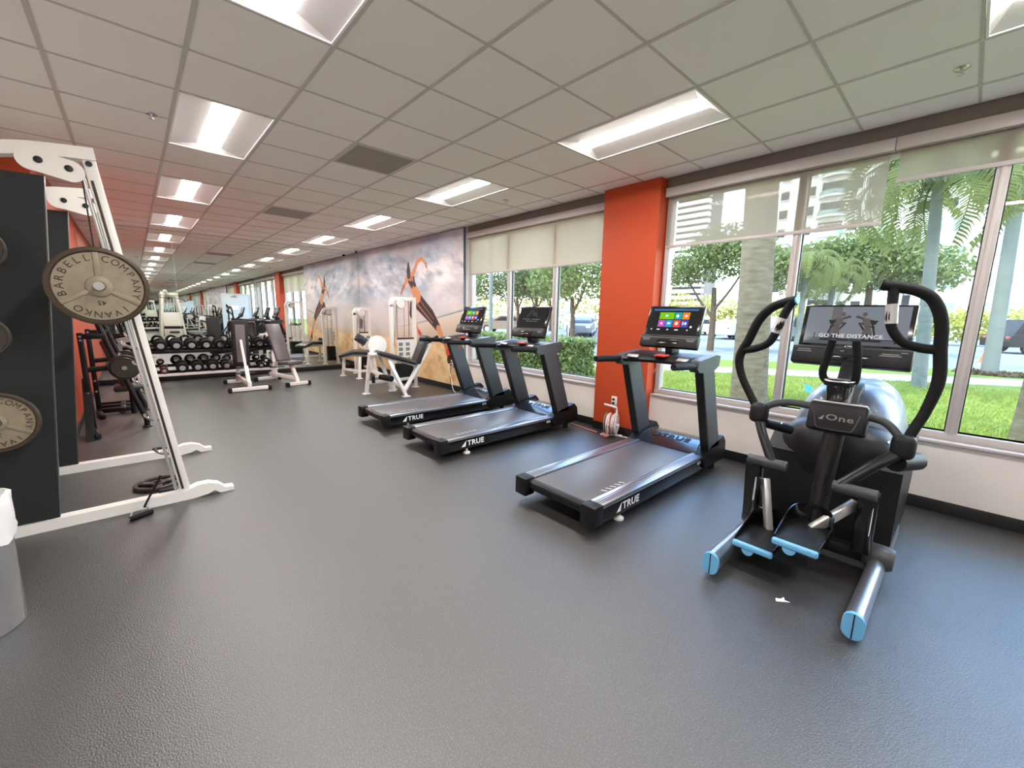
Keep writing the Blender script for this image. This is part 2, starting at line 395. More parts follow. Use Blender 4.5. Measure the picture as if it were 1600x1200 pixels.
# return-air panels
for k, (j, i) in enumerate(VENTS):
    x0 = .98+.6096*j; y0 = 2.5959+.6096*i
    t = thing('ceiling_vent', ('grey square return-air vent in the ceiling nearest the camera', 'grey square return-air vent in the ceiling towards the mirror')[k], 'vent', (x0+.305, y0+.305, H), 0, 'ceiling vents')
    B().span((x0+.014, y0+.014, H), (x0+.596, y0+.596, H+.012)).build('perforated_panel', 'vent_grey', t)
    f = B()
    for a, b in (((x0+.01, y0+.01), (x0+.6, y0+.03)), ((x0+.01, y0+.58), (x0+.6, y0+.6)), ((x0+.01, y0+.03), (x0+.03, y0+.58)), ((x0+.58, y0+.03), (x0+.6, y0+.58))): f.span((a[0], a[1], H-.004), (b[0], b[1], H+.003))
    f.build('frame', 'grid_metal', t)
# troffers
def troffer(x0, y0, lab):
    x1, y1 = x0+.6096, y0+1.2192; xc, yc = (x0+x1)/2, (y0+y1)/2
    t = thing('ceiling_light', lab, 'light', (xc, yc, H), 0, 'recessed ceiling lights')
    f = B()
    for a, b in (((x0+.010, y0+.010), (x1-.010, y0+.022)), ((x0+.010, y1-.022), (x1-.010, y1-.010)), ((x0+.010, y0+.022), (x0+.022, y1-.022)), ((x1-.022, y0+.022), (x1-.010, y1-.022))): f.span((a[0], a[1], H-.004), (b[0], b[1], H+.003))
    f.build('frame', 'reflector_white', t)
    for s in (-1, 1):
        b = B(); N = 8; top = []; 
        prof = [(.285-.198*k/N, .003+.030*(k/N)**.9) for k in range(N+1)]
        rows = [[b.bm.verts.new((xc+s*p, y, H+z)) for p, z in prof] for y in (y0+.02, y1-.02)]
        for k in range(N): b.bm.faces.new((rows[0][k], rows[0][k+1], rows[1][k+1], rows[1][k]))
        rows2 = [[b.bm.verts.new((xc+s*p, y, H+z+.006)) for p, z in prof] for y in (y0+.02, y1-.02)]
        for k in range(N): b.bm.faces.new((rows2[0][k], rows2[1][k], rows2[1][k+1], rows2[0][k+1]))
        b.build('reflector', 'reflector_white', t)
    for yy, sg in ((y0+.02, 1), (y1-.02, -1)):     # sloping end plates
        b = B(); b.quad((xc-.285, yy, H+.003), (xc+.285, yy, H+.003), (xc+.087, yy+sg*.07, H+.034), (xc-.087, yy+sg*.07, H+.034)); b.build('end_plate', 'reflector_white', t)
    b = B(); N = 12; pr = [(-.087*math.cos(PI*k/N), .034-.006*math.sin(PI*k/N)) for k in range(N+1)]
    rows = [[b.bm.verts.new((xc+p, y, H+z)) for p, z in pr] for y in (y0+.07, y1-.07)]
    for k in range(N): b.bm.faces.new((rows[0][k], rows[0][k+1], rows[1][k+1], rows[1][k]))
    b.quad(*[(xc+p, y0+.07, H+z) for p, z in pr]); b.quad(*[(xc+p, y1-.07, H+z) for p, z in pr])
    b.build('lens', 'lens_lit', t)
    B().span((x0+.008, y0+.008, H+.044), (x1-.008, y1-.008, H+.05)).build('housing', 'reflector_white', t)
ordw = {-6: 'behind the camera', -2: 'nearest the camera', 2: 'second from the camera', 6: 'third from the camera', 10: 'closest to the mirror'}
for q in LIGHT_I:
    for j, side in ((-1, 'row over the lifting machine'), (3, 'row over the treadmills')):
        troffer(.98+.6096*j, 2.5959+.6096*q, 'white recessed ceiling light in the %s, %s' % (side, ordw[q]))
# raise the deck above the troffers is part of the ceiling slab
# sprinklers and the small dome camera
for k, (x, y, lab) in enumerate(((.255, 4.405, 'sprinkler head in the ceiling over the lifting machine'), (3.70, .234, 'sprinkler head in the ceiling over the elliptical trainer'),
                   (3.715, 4.253, 'sprinkler head in the ceiling over the middle treadmill'), (3.752, 8.50, 'sprinkler head in the ceiling beside the beach mural'))):
    t = thing('sprinkler', lab, 'sprinkler', (x, y, H), 0, 'ceiling sprinklers')
    B().lathe([(0, 0), (.038, 0), (.034, -.006), (.012, -.01), (0, -.01)], (x, y, H), n=20).build('escutcheon', 'steel', t)
    B().lathe([(0, -.008), (.007, -.008), (.007, -.03), (.018, -.033), (.018, -.036), (0, -.036)], (x, y, H), n=12).build('deflector', 'chrome', t)
t = thing('security_camera', 'small dark security camera at the top of the mural by the mirror', 'camera', (4.1, 10.1, H))
B().lathe([(0, 0), (.05, 0), (.05, -.02), (.03, -.035), (0, -.035)], (4.1, 10.1, H), n=18).build('base', 'white_plastic', t)
B().sup((4.1, 10.08, H-.05), (.035, .04, .03), 1, 14, 10).build('dome', 'gloss_black', t)
# --- mirrors
def mirror_panel(x0, x1, y, lab, z0=.1, z1=H-.005, g='mirror panels of the far wall', th=.01):
    t = tag(B().span((x0+.0015, min(y, y+th), z0), (x1-.0015, max(y, y+th), z1)).build('wall_mirror', 'mirror_glass', None, 0), lab, 'mirror', g); return t
mirror_panel(XL, .689, YF, 'left mirror panel of the far wall, behind the dark leg machine')
mirror_panel(.689, 2.503, YF, 'middle mirror panel of the far wall, behind the dumbbell rack')
mirror_panel(2.503, 4.3, YF, 'right mirror panel of the far wall, touching the beach mural')
for x0, x1, lab in ((-.97, .4, 'back wall mirror panel behind the camera, by the recess'), (.4, 1.75, 'back wall mirror panel behind the lat tower'), (1.75, 3.0, 'back wall mirror panel beside the door')):
    mirror_panel(x0, x1, YB, lab, .1, H-.005, 'mirror panels of the back wall', -.01)
mirror_panel(3.0, 4.1, YB, 'back wall mirror strip above the grey door', 2.12, H-.005, 'mirror panels of the back wall', -.01)
mirror_panel(4.1, 4.34, YB, 'narrow back wall mirror strip between door and window', .1, H-.005, 'mirror panels of the back wall', -.01)
dr = bpy.data.objects.new('door_1', None); COL.objects.link(dr); dr['kind'] = 'structure'; dr['label'] = 'pale grey door in the mirrored back wall'
B().span((3.06, YB-.01, .01), (4.04, YB+.03, 2.06), .003).build('door_leaf', 'door_paint', dr)
f = B(); f.span((3.0, YB-.01, 0), (3.055, YB+.05, 2.12)); f.span((4.045, YB-.01, 0), (4.1, YB+.05, 2.12)); f.span((3.055, YB-.01, 2.065), (4.045, YB+.05, 2.12)); f.build('door_frame', 'door_paint', dr)
h = B(); h.cyl((3.15, YB+.03, 1.02), (3.15, YB+.08, 1.02), .012); h.tube([(3.15, YB+.08, 1.02), (3.27, YB+.08, 1.02)], .01); h.build('door_handle', 'steel', dr)
B().box((3.5, YB+.045, 2.0), (.28, .04, .06), .006).build('door_closer', 'steel', dr)
B().box((3.5, YB+.032, 1.5), (.28, .004, .2)).build('door_sign', 'paper', dr)
# ================================================================ TREADMILLS  (local: x forward to the window, y to the left, origin under the deck centre line at the rear)
def logo_mark(b, M, s):
    """slanted triangular sail mark"""
    pts = [(-.5, -.5), (.32, -.5), (.5, .55)]
    v = [b.bm.verts.new(M @ Vector((x*s, y*s, 0))) for x, y in pts]; w = [b.bm.verts.new(M @ Vector((x*s, y*s, .0008))) for x, y in pts]
    b.bm.faces.new(w)
    for k in range(3): b.bm.faces.new((v[k], v[(k+1) % 3], w[(k+1) % 3], w[k]))
def screen_tiles(parent, P, on):
    """what a treadmill console shows; P(u, v, lift) places a point of the screen, u right, v up, metres"""
    def rect(name, u0, v0, u1, v1, m, lift=.0006):
        b = B(); b.quad(P(u0, v0, lift), P(u1, v0, lift), P(u1, v1, lift), P(u0, v1, lift)); return b.build(name, m, parent, 0)
    if on == 'menu':
        rect('status_bar', -.2, .098, .2, .114, scr((60, 110, 165)))
        cols = [((120, 195, 20), -.135, .02, .0, .083), ((20, 165, 170), .005, .02, .068, .083), ((235, 130, 35), .073, .02, .136, .083),
                ((200, 75, 185), -.135, -.05, -.072, .013), ((40, 150, 215), -.067, -.05, -.004, .013), ((230, 75, 50), .003, -.05, .066, .013), ((75, 75, 180), .071, -.05, .136, .013)]
        for c, a, b_, c2, d in cols: rect('menu_tile', a, b_, c2, d, scr(c))
        g = B()
        def poly(pts): g.bm.faces.new([g.bm.verts.new(P(u, v, .0012)) for u, v in pts])
        poly([(-.078, .038), (-.05, .052), (-.078, .066)])
        poly([(.03+.014*math.cos(a), .05+.016*math.sin(a)) for a in [2*PI*k/8 for k in range(8)]])
        poly([(.105, .036), (.12, .052), (.112, .062), (.105, .057), (.098, .062), (.09, .052)])
        poly([(-.118, -.028), (-.09, -.028), (-.104, -.002)])
        poly([(-.05, -.026), (-.022, -.026), (-.022, -.006), (-.05, -.006)])
        poly([(.034+.016*math.cos(a), -.016+.016*math.sin(a)) for a in [.8+4.8*k/8 for k in range(9)]])
        poly([(.085, -.03), (.095, -.03), (.095, -.002), (.085, -.002)]); poly([(.112+.011*math.cos(a), -.016+.014*math.sin(a)) for a in [2*PI*k/8 for k in range(8)]])
        for u, w in ((-.185, .006), (-.12, .014), (-.035, .008), (.045, .016), (.14, .006)): poly([(u-w, -.079), (u+w, -.079), (u+w, -.069), (u-w, -.069)])
        poly([(.165+.01*math.cos(a), -.045+.01*math.sin(a)) for a in [2*PI*k/10 for k in range(10)]])
        g.build('menu_icons', scr((235, 240, 240)), parent, 0)
    else:
        g = B()
        def lineq(a, b_, w=.004):
            a = Vector(a); b_ = Vector(b_); d = (b_-a).normalized(); n = Vector((-d.y, d.x))*w
            g.bm.faces.new([g.bm.verts.new(P(*p, .0006)) for p in (a-n, b_-n, b_+n, a+n)])
        for a, b_ in (((-.1, .02), (-.05, .08)), ((-.05, .08), (.02, .05)), ((.02, .05), (.06, .02)), ((-.06, .07), (-.02, .1)), ((-.02, .1), (.03, .02)), ((-.09, .0), (-.03, .06)), ((.0, .04), (.07, .06)), ((.02, .09), (.08, .01))): lineq(a, b_, .006)
        g.build('dim_picture', scr((62, 66, 66)), parent, 0)
        g = B(); 
        for u0, u1, v in ((-.15, -.03, -.015), (.0, .13, -.015), (-.09, .03, -.04), (.04, .1, -.04)): g.bm.faces.new([g.bm.verts.new(P(*p, .0008)) for p in ((u0, v-.006), (u1, v-.006), (u1, v+.006), (u0, v+.006))])
        g.build('dim_caption', scr((92, 94, 94)), parent, 0)
_scr = {}
def scr(c):
    if c not in _scr: _scr[c] = mat('screen_%d_%d_%d' % c, rgb(*[v*.25 for v in c]), .15, var=.02, emit=rgb(*c), es=.85)
    return _scr[c]
m_('screen_off', rgb(14, 15, 17), .1, var=.02, emit=rgb(30, 32, 34), es=.6)
m_('graphite', rgb(66, 72, 76), .4, .2, var=.06, vs=14)
m_('hood_black', rgb(34, 36, 40), .24, var=.05, vs=6, coat=.5)
def make_treadmill(loc, lab, show):
    t = local('treadmill', lab, 'treadmill', loc, 0, 'treadmills facing the window')
    HW = .372
    # side frames with the white lettering, rails, belt
    for s in (-1, 1):
        b = B(); b.span((.03, s*(HW-.055), .062), (1.98, s*HW, .176), .006); fr = b.build('side_frame', 'gloss_black', t)
        if s < 0:
            g = B(); M = face_m((.42, -HW-.0006, .115), (1, 0, 0), (0, 0, 1)); g.text('TRUE', .075, M, .0005, .02, width=1.12)
            logo_mark(g, face_m((.27, -HW-.0006, .117), (1, 0, 0), (0, 0, 1)), .06); g.build('lettering', 'white_ink', fr, 0)
            g = B(); g.text('RTX', .034, face_m((1.52, -HW-.0006, .142), (1, 0, 0), (0, 0, 1)), .0005, .03); g.text('Fast Response Treadmill System', .019, face_m((1.585, -HW-.0006, .141), (1, 0, 0), (0, 0, 1)), .0005, .01, 'LEFT'); g.build('lettering', 'white_ink', fr, 0)
            B().span((.05, -HW-.001, .168), (1.8, -HW+.001, .171)).build('pinstripe', 'logo_silver', fr)
        b = B(); b.span((.02, s*(HW-.11), .168), (1.62, s*(HW-.003), .190), .004)
        r = b.build('foot_rail', 'alu_rail', t)
        for q in (.03, .052, .074): B().span((.03, s*(HW-q)-.0015, .189), (1.6, s*(HW-q)+.0015, .1915)).build('groove', 'dark_grey', r)
        b = B(); b.span((-.015, s*(HW-.115), .055), (.085, s*(HW+.004), .196), .012); b.build('end_cap', 'black_plastic', t)
    B().span((.045, -.262, .150), (1.64, .262, .181), .014).build('belt', 'belt', t)
    B().cyl((.055, -.262, .140), (.055, .262, .140), .042, 20).build('rear_roller', 'black_metal', t)
    B().span((.06, -.27, .085), (1.9, .27, .14), .01).build('deck_pan', 'black_metal', t)
    g = B()
    for k in range(5): g.box((.30+.028*k*2, -.222, .1815), (.006, .045, .001), rot=(0, 0, .5))
    g.build('belt_marks', 'white_ink', t)
    for s in (-1, 1):
        b = B(); b.cyl((.33, s*.335, .026), (.33, s*.335, .07), .012); b.lathe([(0, 0), (.036, 0), (.036, .014), (.016, .028), (0, .028)], (.33, s*.335, 0), n=18); b.build('levelling_foot', 'white_plastic', t)
        b = B(); b.cyl((1.88, s*.335, .0), (1.88, s*.335, .07), .03, 16); b.build('front_foot', 'black_plastic', t)
    # motor hood
    b = B(); prof = [(1.60, .176), (1.60, .188), (1.70, .238), (1.80, .266), (1.93, .262), (2.03, .215), (2.05, .12), (2.05, .075), (1.64, .075)]
    b.prism(prof, lambda u, v, w: (u, w, v), -.30, .30); b.build('motor_hood', 'hood_black', t, 50)
    for s in (-1, 1):
        b = B(); b.prism([(1.54, .176), (1.60, .2), (1.72, .262), (1.84, .285), (1.98, .31), (2.04, .25), (2.06, .11), (2.0, .075), (1.62, .075)], lambda u, v, w: (u, w, v), s*.30, s*.388); b.build('hood_side', 'black_plastic', t, 40)
        b = B(); b.tube([(1.60, s*.30, .192), (1.70, s*.28, .243), (1.80, s*.262, .271), (1.93, s*.25, .267)], .004, 6); b.build('hood_seam', 'dark_grey', t)
    g = B(); M = face_m((1.745, 0, .2555), (0, -1, 0), (.96, 0, .27)); g.text('TRUE', .095, M @ Matrix.Translation((.03, 0, 0)), .0012, .02, width=1.2); logo_mark(g, M @ Matrix.Translation((-.165, 0, .0012)), .08); g.build('hood_lettering', 'dark_ink', t, 0)
    # uprights
    for s in (-1, 1):
        b = B(); w = .034
        b.prism([(1.66, .2), (1.90, .2), (1.60, 1.0), (1.37, 1.0)], lambda u, v, q: (u, q, v), s*.352-w, s*.352+w)
        up = b.build('upright', 'black_metal', t)
        b = B(); b.prism([(1.665, .24), (1.885, .24), (1.59, .985), (1.385, .985)], lambda u, v, q: (u, q, v), s*.352-w-.002, s*.352-w+.001); b.build('upright_face', 'graphite', up)
    # console head and grips
    for s in (-1, 1):
        b = B(); b.prism([(1.26, 1.0), (1.30, .968), (1.56, .95), (1.68, 1.0), (1.70, 1.085), (1.62, 1.10), (1.30, 1.065)], lambda u, v, q: (u, q, v), s*.315, s*.395); b.build('console_side', 'graphite', t, 40)
        b = B(); b.tube([(1.30, s*.358, 1.02), (1.05, s*.358, 1.035), (.93, s*.358, 1.038)], [.03, .03, .027], 14); b.build('grip', 'soft_black', t)
        B().cyl((.918, s*.358, 1.038), (.931, s*.358, 1.038), .026).build('grip_end', 'black_plastic', t)
    N = 10; b = B(); rows = []
    for k in range(N+1):
        y = -.32+.64*k/N; dip = .11*(1-(2*k/N-1)**2)
        rows.append([b.bm.verts.new(p) for p in ((1.26+dip, y, 1.03), (1.30+dip, y, 1.062), (1.60, y, 1.095), (1.64, y, 1.05), (1.58, y, .99), (1.30+dip, y, 1.0))])
    for p, q in zip(rows, rows[1:]):
        for k in range(6): b.bm.faces.new((p[k], p[(k+1) % 6], q[(k+1) % 6], q[k]))
    b.bm.faces.new(rows[0]); b.bm.faces.new(rows[-1][::-1]); cn = b.build('console', 'black_plastic', t, 40)
    B().box((1.40, .0, 1.0745), (.075, .11, .012), .004, (0, -.1, 0)).build('stop_button', 'red_plastic', cn)
    for s in (-1, 1): B().box((1.315, s*.235, 1.058), (.04, .1, .014), .005, (0, -.5, s*.22)).build('speed_switch', 'logo_silver', cn)
    g = B(); g.tube([(1.40, .02, .99), (1.38, .05, .93), (1.40, .09, .89), (1.43, .06, .93), (1.42, .03, .98)], .003, 6, smooth=5); g.build('safety_cord', 'pink_cord', t)
    # display
    b = B(); b.bar((1.60, 0, 1.07), (1.58, 0, 1.17), .14, .07, .01); b.build('display_neck', 'black_plastic', t)
    tilt = .34; ct, st = math.cos(tilt), math.sin(tilt); O = Vector((1.575, 0, 1.335)); R = Vector((0, -1, 0)); U = Vector((st, 0, ct)); Nn = Vector((-ct, 0, st))
    def P(u, v, l=0): return O+R*u+U*v+Nn*(.022+l)
    Rm = Matrix((R, U, -R.cross(U)*-1)).transposed()
    Rm = Matrix(((R.x, U.x, Nn.x), (R.y, U.y, Nn.y), (R.z, U.z, Nn.z)))
    d = B().box(O+U*.03, (.52, .31, .042), .008, Rm).build('display', 'gloss_black', t)
    b = B(); b.box(O-U*.155+Nn*.012, (.545, .115, .062), .012, Rm); lc = b.build('control_panel', 'black_plastic', t)
    B().box(O-U*.125+Nn*.043, (.535, .003, .004), 0, Rm).build('panel_line', 'grey_ink', lc)
    B().box(O-U*.17+Nn*.04, (.2, .05, .02), .004, Rm).build('phone_ledge', 'gloss_black', lc)
    g = B()
    for u in (-.21, .21):
        for v in (-.138, -.15): g.box(O+R*u+U*v+Nn*.0435, (.08 if v > -.145 else .06, .005, .0006), 0, Rm)
    g.build('button_print', 'grey_ink', lc)
    b = B(); b.quad(P(-.235, -.105), P(.235, -.105), P(.235, .165), P(-.235, .165)); b.quad(P(-.235, -.105, -.003), P(-.235, .165, -.003), P(.235, .165, -.003), P(.235, -.105, -.003))
    sc = b.build('screen', 'screen_off', t, 0)
    g = B(); g.text('TRUE', .018, face_m(P(.01, -.113, .0002), R, U), .0002, .01); logo_mark(g, face_m(P(-.024, -.113, .0002), R, U), .014); g.build('screen_lettering', 'white_ink', t, 0)
    screen_tiles(sc, lambda u, v, l=0: P(u*1.05, v*1.05+.035, l), show)
    return t
make_treadmill((2.075, 1.825, 0), 'black treadmill nearest the camera, in front of the orange column, menu lit', 'menu')
make_treadmill((2.075, 3.64, 0), 'black middle treadmill with a dark picture on its screen', 'dim')
make_treadmill((2.09, 4.90, 0), 'black treadmill furthest from the camera, beside the leg machine, menu lit', 'menu')

# ================================================================ ELLIPTICAL TRAINER (world coordinates)
E_ = thing('elliptical_trainer', 'black elliptical trainer with big display and light blue caps by the window', 'elliptical', (2.95, .48, 0))
def ob(w, h, n=10):
    """upright obround section"""
    r = w/2; out = []
    for k in range(n+1): a = PI*k/n; out.append((r*math.cos(a), (h/2-r)+r*math.sin(a)))
    for k in range(n+1): a = PI+PI*k/n; out.append((r*math.cos(a), -(h/2-r)+r*math.sin(a)))
    return out
for y in (.79, .17):
    b = B(); b.sweep([(2.245, y, .075), (3.55, y, .075)], ob(.075, .115)); rl = b.build('floor_rail', 'alu_rail', E_)
    b = B(); b.sweep([(2.225, y, .075), (2.246, y, .075)], ob(.082, .125)); cp = b.build('rail_cap', 'light_blue', E_)
    B().span((2.2235, y-.0025, .016), (2.23, y+.0025, .134)).build('cap_seam', 'dark_ink', cp)
    B().cyl((2.30, y, 0), (2.30, y, .03), .022).build('rail_foot', 'black_plastic', E_)
    B().cyl((3.48, y, 0), (3.48, y, .03), .022).build('rail_foot', 'black_plastic', E_)
    B().lathe([(0, -.065), (.055, -.065), (.068, -.045), (.068, .045), (.055, .065), (0, .065)], (2.93, y, .125), (0, 1, 0), 20).build('rail_collar', 'dark_grey', E_)
B().span((2.90, .2, .07), (2.98, .76, .14), .01).build('cross_beam', 'black_metal', E_)
# flywheel housing: dark shell and grey cover
def egg(p): return Vector((p.x*(1+.12*p.z), p.y*(1-.22*max(0, p.z)/.5), p.z))
B().sup((3.72, .48, .545), (.46, .315, .47), .62, 36, 22, egg).build('flywheel_cover', 'gun_grey', E_, 60)
b = B(); b.prism([(3.08, .06), (3.95, .06), (4.12, .3), (4.1, .6), (3.6, .62), (3.3, .70), (3.12, .56)], lambda u, v, w: (u, w, v), .14, .82); b.build('lower_shell', 'black_plastic', E_, 40)
b = B(); b.sup((3.34, .48, .54), (.24, .31, .25), .7, 28, 16); b.build('front_shell', 'black_plastic', E_, 60)
b = B(); b.prism([(3.16, .80), (3.24, .97), (3.40, 1.02), (3.5, .9), (3.45, .74), (3.2, .7)], lambda u, v, w: (u, w, v), .40, .56); b.build('mast_shroud', 'dark_grey', E_, 50)
for y in (.38, .58): B().cyl((3.04, y+(.16 if y > .5 else -.16), .74), (3.07, y+(.16 if y > .5 else -.16), .745), .006).build('bolt', 'steel', E_)
# central post and mast
b = B(); b.sweep([(2.80, .455, .15), (2.86, .45, .5), (2.96, .445, .83)], ob(.12, .1), up=(0, 1, 0)); b.build('centre_post', 'black_metal', E_)
b = B(); b.bar((2.98, .45, .88), (3.36, .475, 1.16), .09, .08, .012); b.build('mast', 'black_metal', E_)
# badge housing with raised lettering
Rb = Euler((0, .28, 0)).to_matrix()
bd = B().box((2.93, .44, .855), (.11, .27, .165), .018, Rb, seg=3).build('badge_housing', 'black_plastic', E_)
Mb = face_m((2.874, .44, .868), (0, -1, 0), (.27, 0, .96)); g = B(); g.text('One', .047, Mb @ Matrix.Translation((.018, .0, .003)), .001, .01, width=1.45); logo_mark(g, Mb @ Matrix.Translation((-.066, -.004, .003)), .026); g.build('badge_lettering', 'grey_ink', bd, 0)
g = B(); g.tube([Mb @ Vector(p) for p in ((-.105, .03, .003), (-.085, -.05, .003), (-.06, -.066, .003), (.06, -.066, .003), (.085, -.05, .003), (.105, .03, .003))], .0035, 6, smooth=4); g.build('badge_groove', 'dark_grey', bd)
B().box((2.955, .44, .938), (.09, .25, .01), .004, Rb).build('badge_top', 'logo_silver', bd)
# pivot arms
JL = Vector((2.95, .845, .815)); JR = Vector((2.92, .15, .765))
b = B(); b.tube([(2.97, .56, .90), (2.97, .68, .905), (2.96, .78, .88), JL], .022, 12, smooth=5); b.build('pivot_arm', 'dark_grey', E_)
b = B(); b.tube([(2.97, .33, .885), (2.97, .25, .875), (2.95, .19, .83), JR], .022, 12, smooth=5); b.build('pivot_arm', 'dark_grey', E_)
for J in (JL, JR): B().box(J, (.1, .1, .13), .034, (0, .1, 0), seg=4).build('pivot_housing', 'black_plastic', E_)
B().cyl(JL+Vector((.03, -.03, -.07)), (3.12, .70, .70), .03, 12).build('pivot_axle', 'black_plastic', E_); B().cyl(JR+Vector((.0, .02, -.09)), (3.1, .10, .66), .05, 12).build('pivot_axle', 'black_plastic', E_)
# swinging handles with closed grips
def handle(path, loop, sensor, cap):
    b = B(); b.tube(path, [.024]*3+[.0275]*(len(path)-3), 14, smooth=6); h = b.build('swing_handle', 'soft_black', E_)
    B().tube(loop, .0235, 12, smooth=6).build('grip_loop', 'soft_black', h)
    B().tube(sensor, .026, 12).build('pulse_sensor', 'logo_silver', h)
    d = (Vector(path[-1])-Vector(path[-2])).normalized(); B().cyl(Vector(path[-1]), Vector(path[-1])+d*.008, .022).build('handle_cap', cap, h)
handle([JL, (2.97, .905, .9), (2.98, .985, 1.04), (2.985, 1.01, 1.16), (2.985, .965, 1.28), (2.98, .92, 1.40), (2.97, .86, 1.475), (2.95, .79, 1.51), (2.93, .715, 1.525)],
       [(2.985, .995, 1.205), (2.96, .91, 1.225), (2.93, .83, 1.27), (2.92, .79, 1.36), (2.93, .765, 1.45), (2.93, .735, 1.515)], [(2.922, .80, 1.33), (2.926, .775, 1.42)], 'light_blue')
handle([JR, (2.95, .125, .86), (2.97, .095, .96), (2.98, .07, 1.12), (2.98, .085, 1.28), (2.97, .10, 1.42), (2.96, .14, 1.52), (2.94, .2, 1.565), (2.92, .27, 1.585), (2.90, .335, 1.597)],
       [(2.98, .09, 1.275), (2.95, .15, 1.28), (2.92, .225, 1.31), (2.90, .275, 1.39), (2.90, .285, 1.5), (2.91, .29, 1.58)], [(2.90, .277, 1.40), (2.90, .285, 1.50)], 'soft_black')
# lower arms, links and pedals
b = B(); b.tube([JL+Vector((0, 0, -.03)), (2.88, .79, .69), (2.80, .70, .55)], .027, 14, smooth=5); b.build('lower_arm', 'black_metal', E_)
b = B(); b.tube([JR+Vector((0, 0, -.03)), (2.83, .24, .66), (2.72, .36, .53)], .03, 14, smooth=5); b.build('lower_arm', 'black_metal', E_)
B().cyl((2.80, .83, .545), (2.80, .62, .545), .03).build('link_axle', 'dark_grey', E_); B().cyl((2.72, .385, .53), (2.72, .2, .53), .03).build('link_axle', 'dark_grey', E_)
for y, z in ((.80, .54), (.24, .52)):
    lk = B().bar((2.81, y, z), (2.86, y, .15), .05, .085, .008).build('link_leg', 'gloss_black', E_)
    B().box((2.79, y-.027, .36), (.03, .002, .15), 0, (0, .1, 0)).build('warning_label', 'paper', lk)
for y0, x0, z0 in ((.66, 2.46, .125), (.455, 2.40, .25)):
    p = B(); p.span((x0+.01, y0-.105, z0), (x0+.37, y0+.105, z0+.02), .008); pd = p.build('pedal', 'black_plastic', E_)
    b = B(); pts = [(x0+.02, y0-.1, z0+.03), (x0+.1, y0-.105, z0+.042), (x0+.24, y0-.11, z0+.07), (x0+.33, y0-.095, z0+.105), (x0+.37, y0-.05, z0+.12), (x0+.38, y0, z0+.125), (x0+.37, y0+.05, z0+.12), (x0+.33, y0+.095, z0+.105), (x0+.24, y0+.11, z0+.07), (x0+.1, y0+.105, z0+.042), (x0+.02, y0+.1, z0+.03)]
    pts, _ = catmull([Vector(q) for q in pts], 4); lo = [b.bm.verts.new((q.x, q.y, z0+.008)) for q in pts]; hi = [b.bm.verts.new(q) for q in pts]; cen = Vector((x0+.2, y0, 0))
    def inn(q): v = Vector((cen.x-q.x, cen.y-q.y, 0)).normalized()*.007; return q+v
    li = [b.bm.verts.new(inn(Vector((q.x, q.y, z0+.008)))) for q in pts]; hi2 = [b.bm.verts.new(inn(q)) for q in pts]
    for k in range(len(pts)-1):
        for A_, C_ in ((lo, hi), (hi, hi2), (hi2, li)): b.bm.faces.new((A_[k], A_[k+1], C_[k+1], C_[k]))
    b.build('pedal_rim', 'gloss_black', pd, 60)
    B().box((x0+.002, y0, z0+.006), (.03, .205, .036), .012, seg=3).build('pedal_bumper', 'light_blue', pd)
    B().cyl((x0-.008, y0+.02, z0-.012), (x0+.03, y0+.02, z0-.012), .03, 16).build('pedal_stud', 'light_blue', pd)
    B().bar((x0+.3, y0, z0-.01), (2.86, (.74 if y0 > .55 else .29), .42), .04, .05, .008).build('pedal_arm', 'logo_silver', E_)
# fixed centre grips and cup
b = B(); b.tube([(3.05, .535, 1.30), (3.06, .55, 1.20), (3.07, .565, 1.10), (3.09, .545, 1.05), (3.12, .50, 1.035), (3.12, .45, 1.035), (3.09, .415, 1.05), (3.07, .405, 1.10), (3.06, .41, 1.20), (3.05, .425, 1.30)], .021, 12, smooth=5); b.build('fixed_handlebar', 'soft_black', E_)
B().lathe([(0, 0), (.05, 0), (.058, .09), (.075, .1), (.078, .115), (.06, .118), (0, .118)], (3.05, .475, .935), n=24).build('cup_holder', 'gloss_black', E_)
B().lathe([(.06, .118), (.074, .125), (.07, .13), (.055, .128)], (3.05, .475, .935), n=24).build('cup_ring', 'logo_silver', E_)
# display
tilt = .30; ct, st = math.cos(tilt), math.sin(tilt); O = Vector((3.40, .495, 1.335)); R = Vector((0, -1, 0)); U = Vector((st, 0, ct)); Nn = Vector((-ct, 0, st))
Rm = Matrix(((R.x, U.x, Nn.x), (R.y, U.y, Nn.y), (R.z, U.z, Nn.z)))
def PE(u, v, l=0): return O+R*u+U*v+Nn*(.024+l)
B().box(O+U*.03, (.56, .30, .046), .008, Rm).build('display', 'gloss_black', E_)
lc = B().box(O-U*.165+Nn*.016, (.60, .12, .075), .012, Rm).build('control_panel', 'black_plastic', E_)
B().box(O-U*.115+Nn*.045, (.585, .01, .016), .003, Rm).build('panel_line', 'dark_grey', lc); B().box(O-U*.175+Nn*.053, (.22, .035, .012), .003, Rm).build('phone_ledge', 'gloss_black', lc)
g = B()
for u, v, w in ((-.23, -.135, .07), (-.23, -.148, .08), (.2, -.14, .08), (.2, -.15, .1), (.26, -.128, .03), (-.03, -.135, .02), (.06, -.14, .02)): g.box(O+R*u+U*v+Nn*.054, (w, .005, .001), 0, Rm)
g.build('button_print', 'grey_ink', lc)
b = B(); b.quad(PE(-.255, -.085), PE(.255, -.085), PE(.255, .165), PE(-.255, .165)); sc = b.build('screen', mat('screen_grey', rgb(40, 42, 46), .12, var=.02, emit=rgb(118, 124, 134), es=.8), E_, 0)
def prect(name, u0, v0, u1, v1, m, l=.0005):
    b = B(); b.quad(PE(u0, v0, l), PE(u1, v0, l), PE(u1, v1, l), PE(u0, v1, l)); return b.build(name, m, sc, 0)
prect('picture_floor', -.255, -.085, .255, -.045, scr((88, 92, 98)))
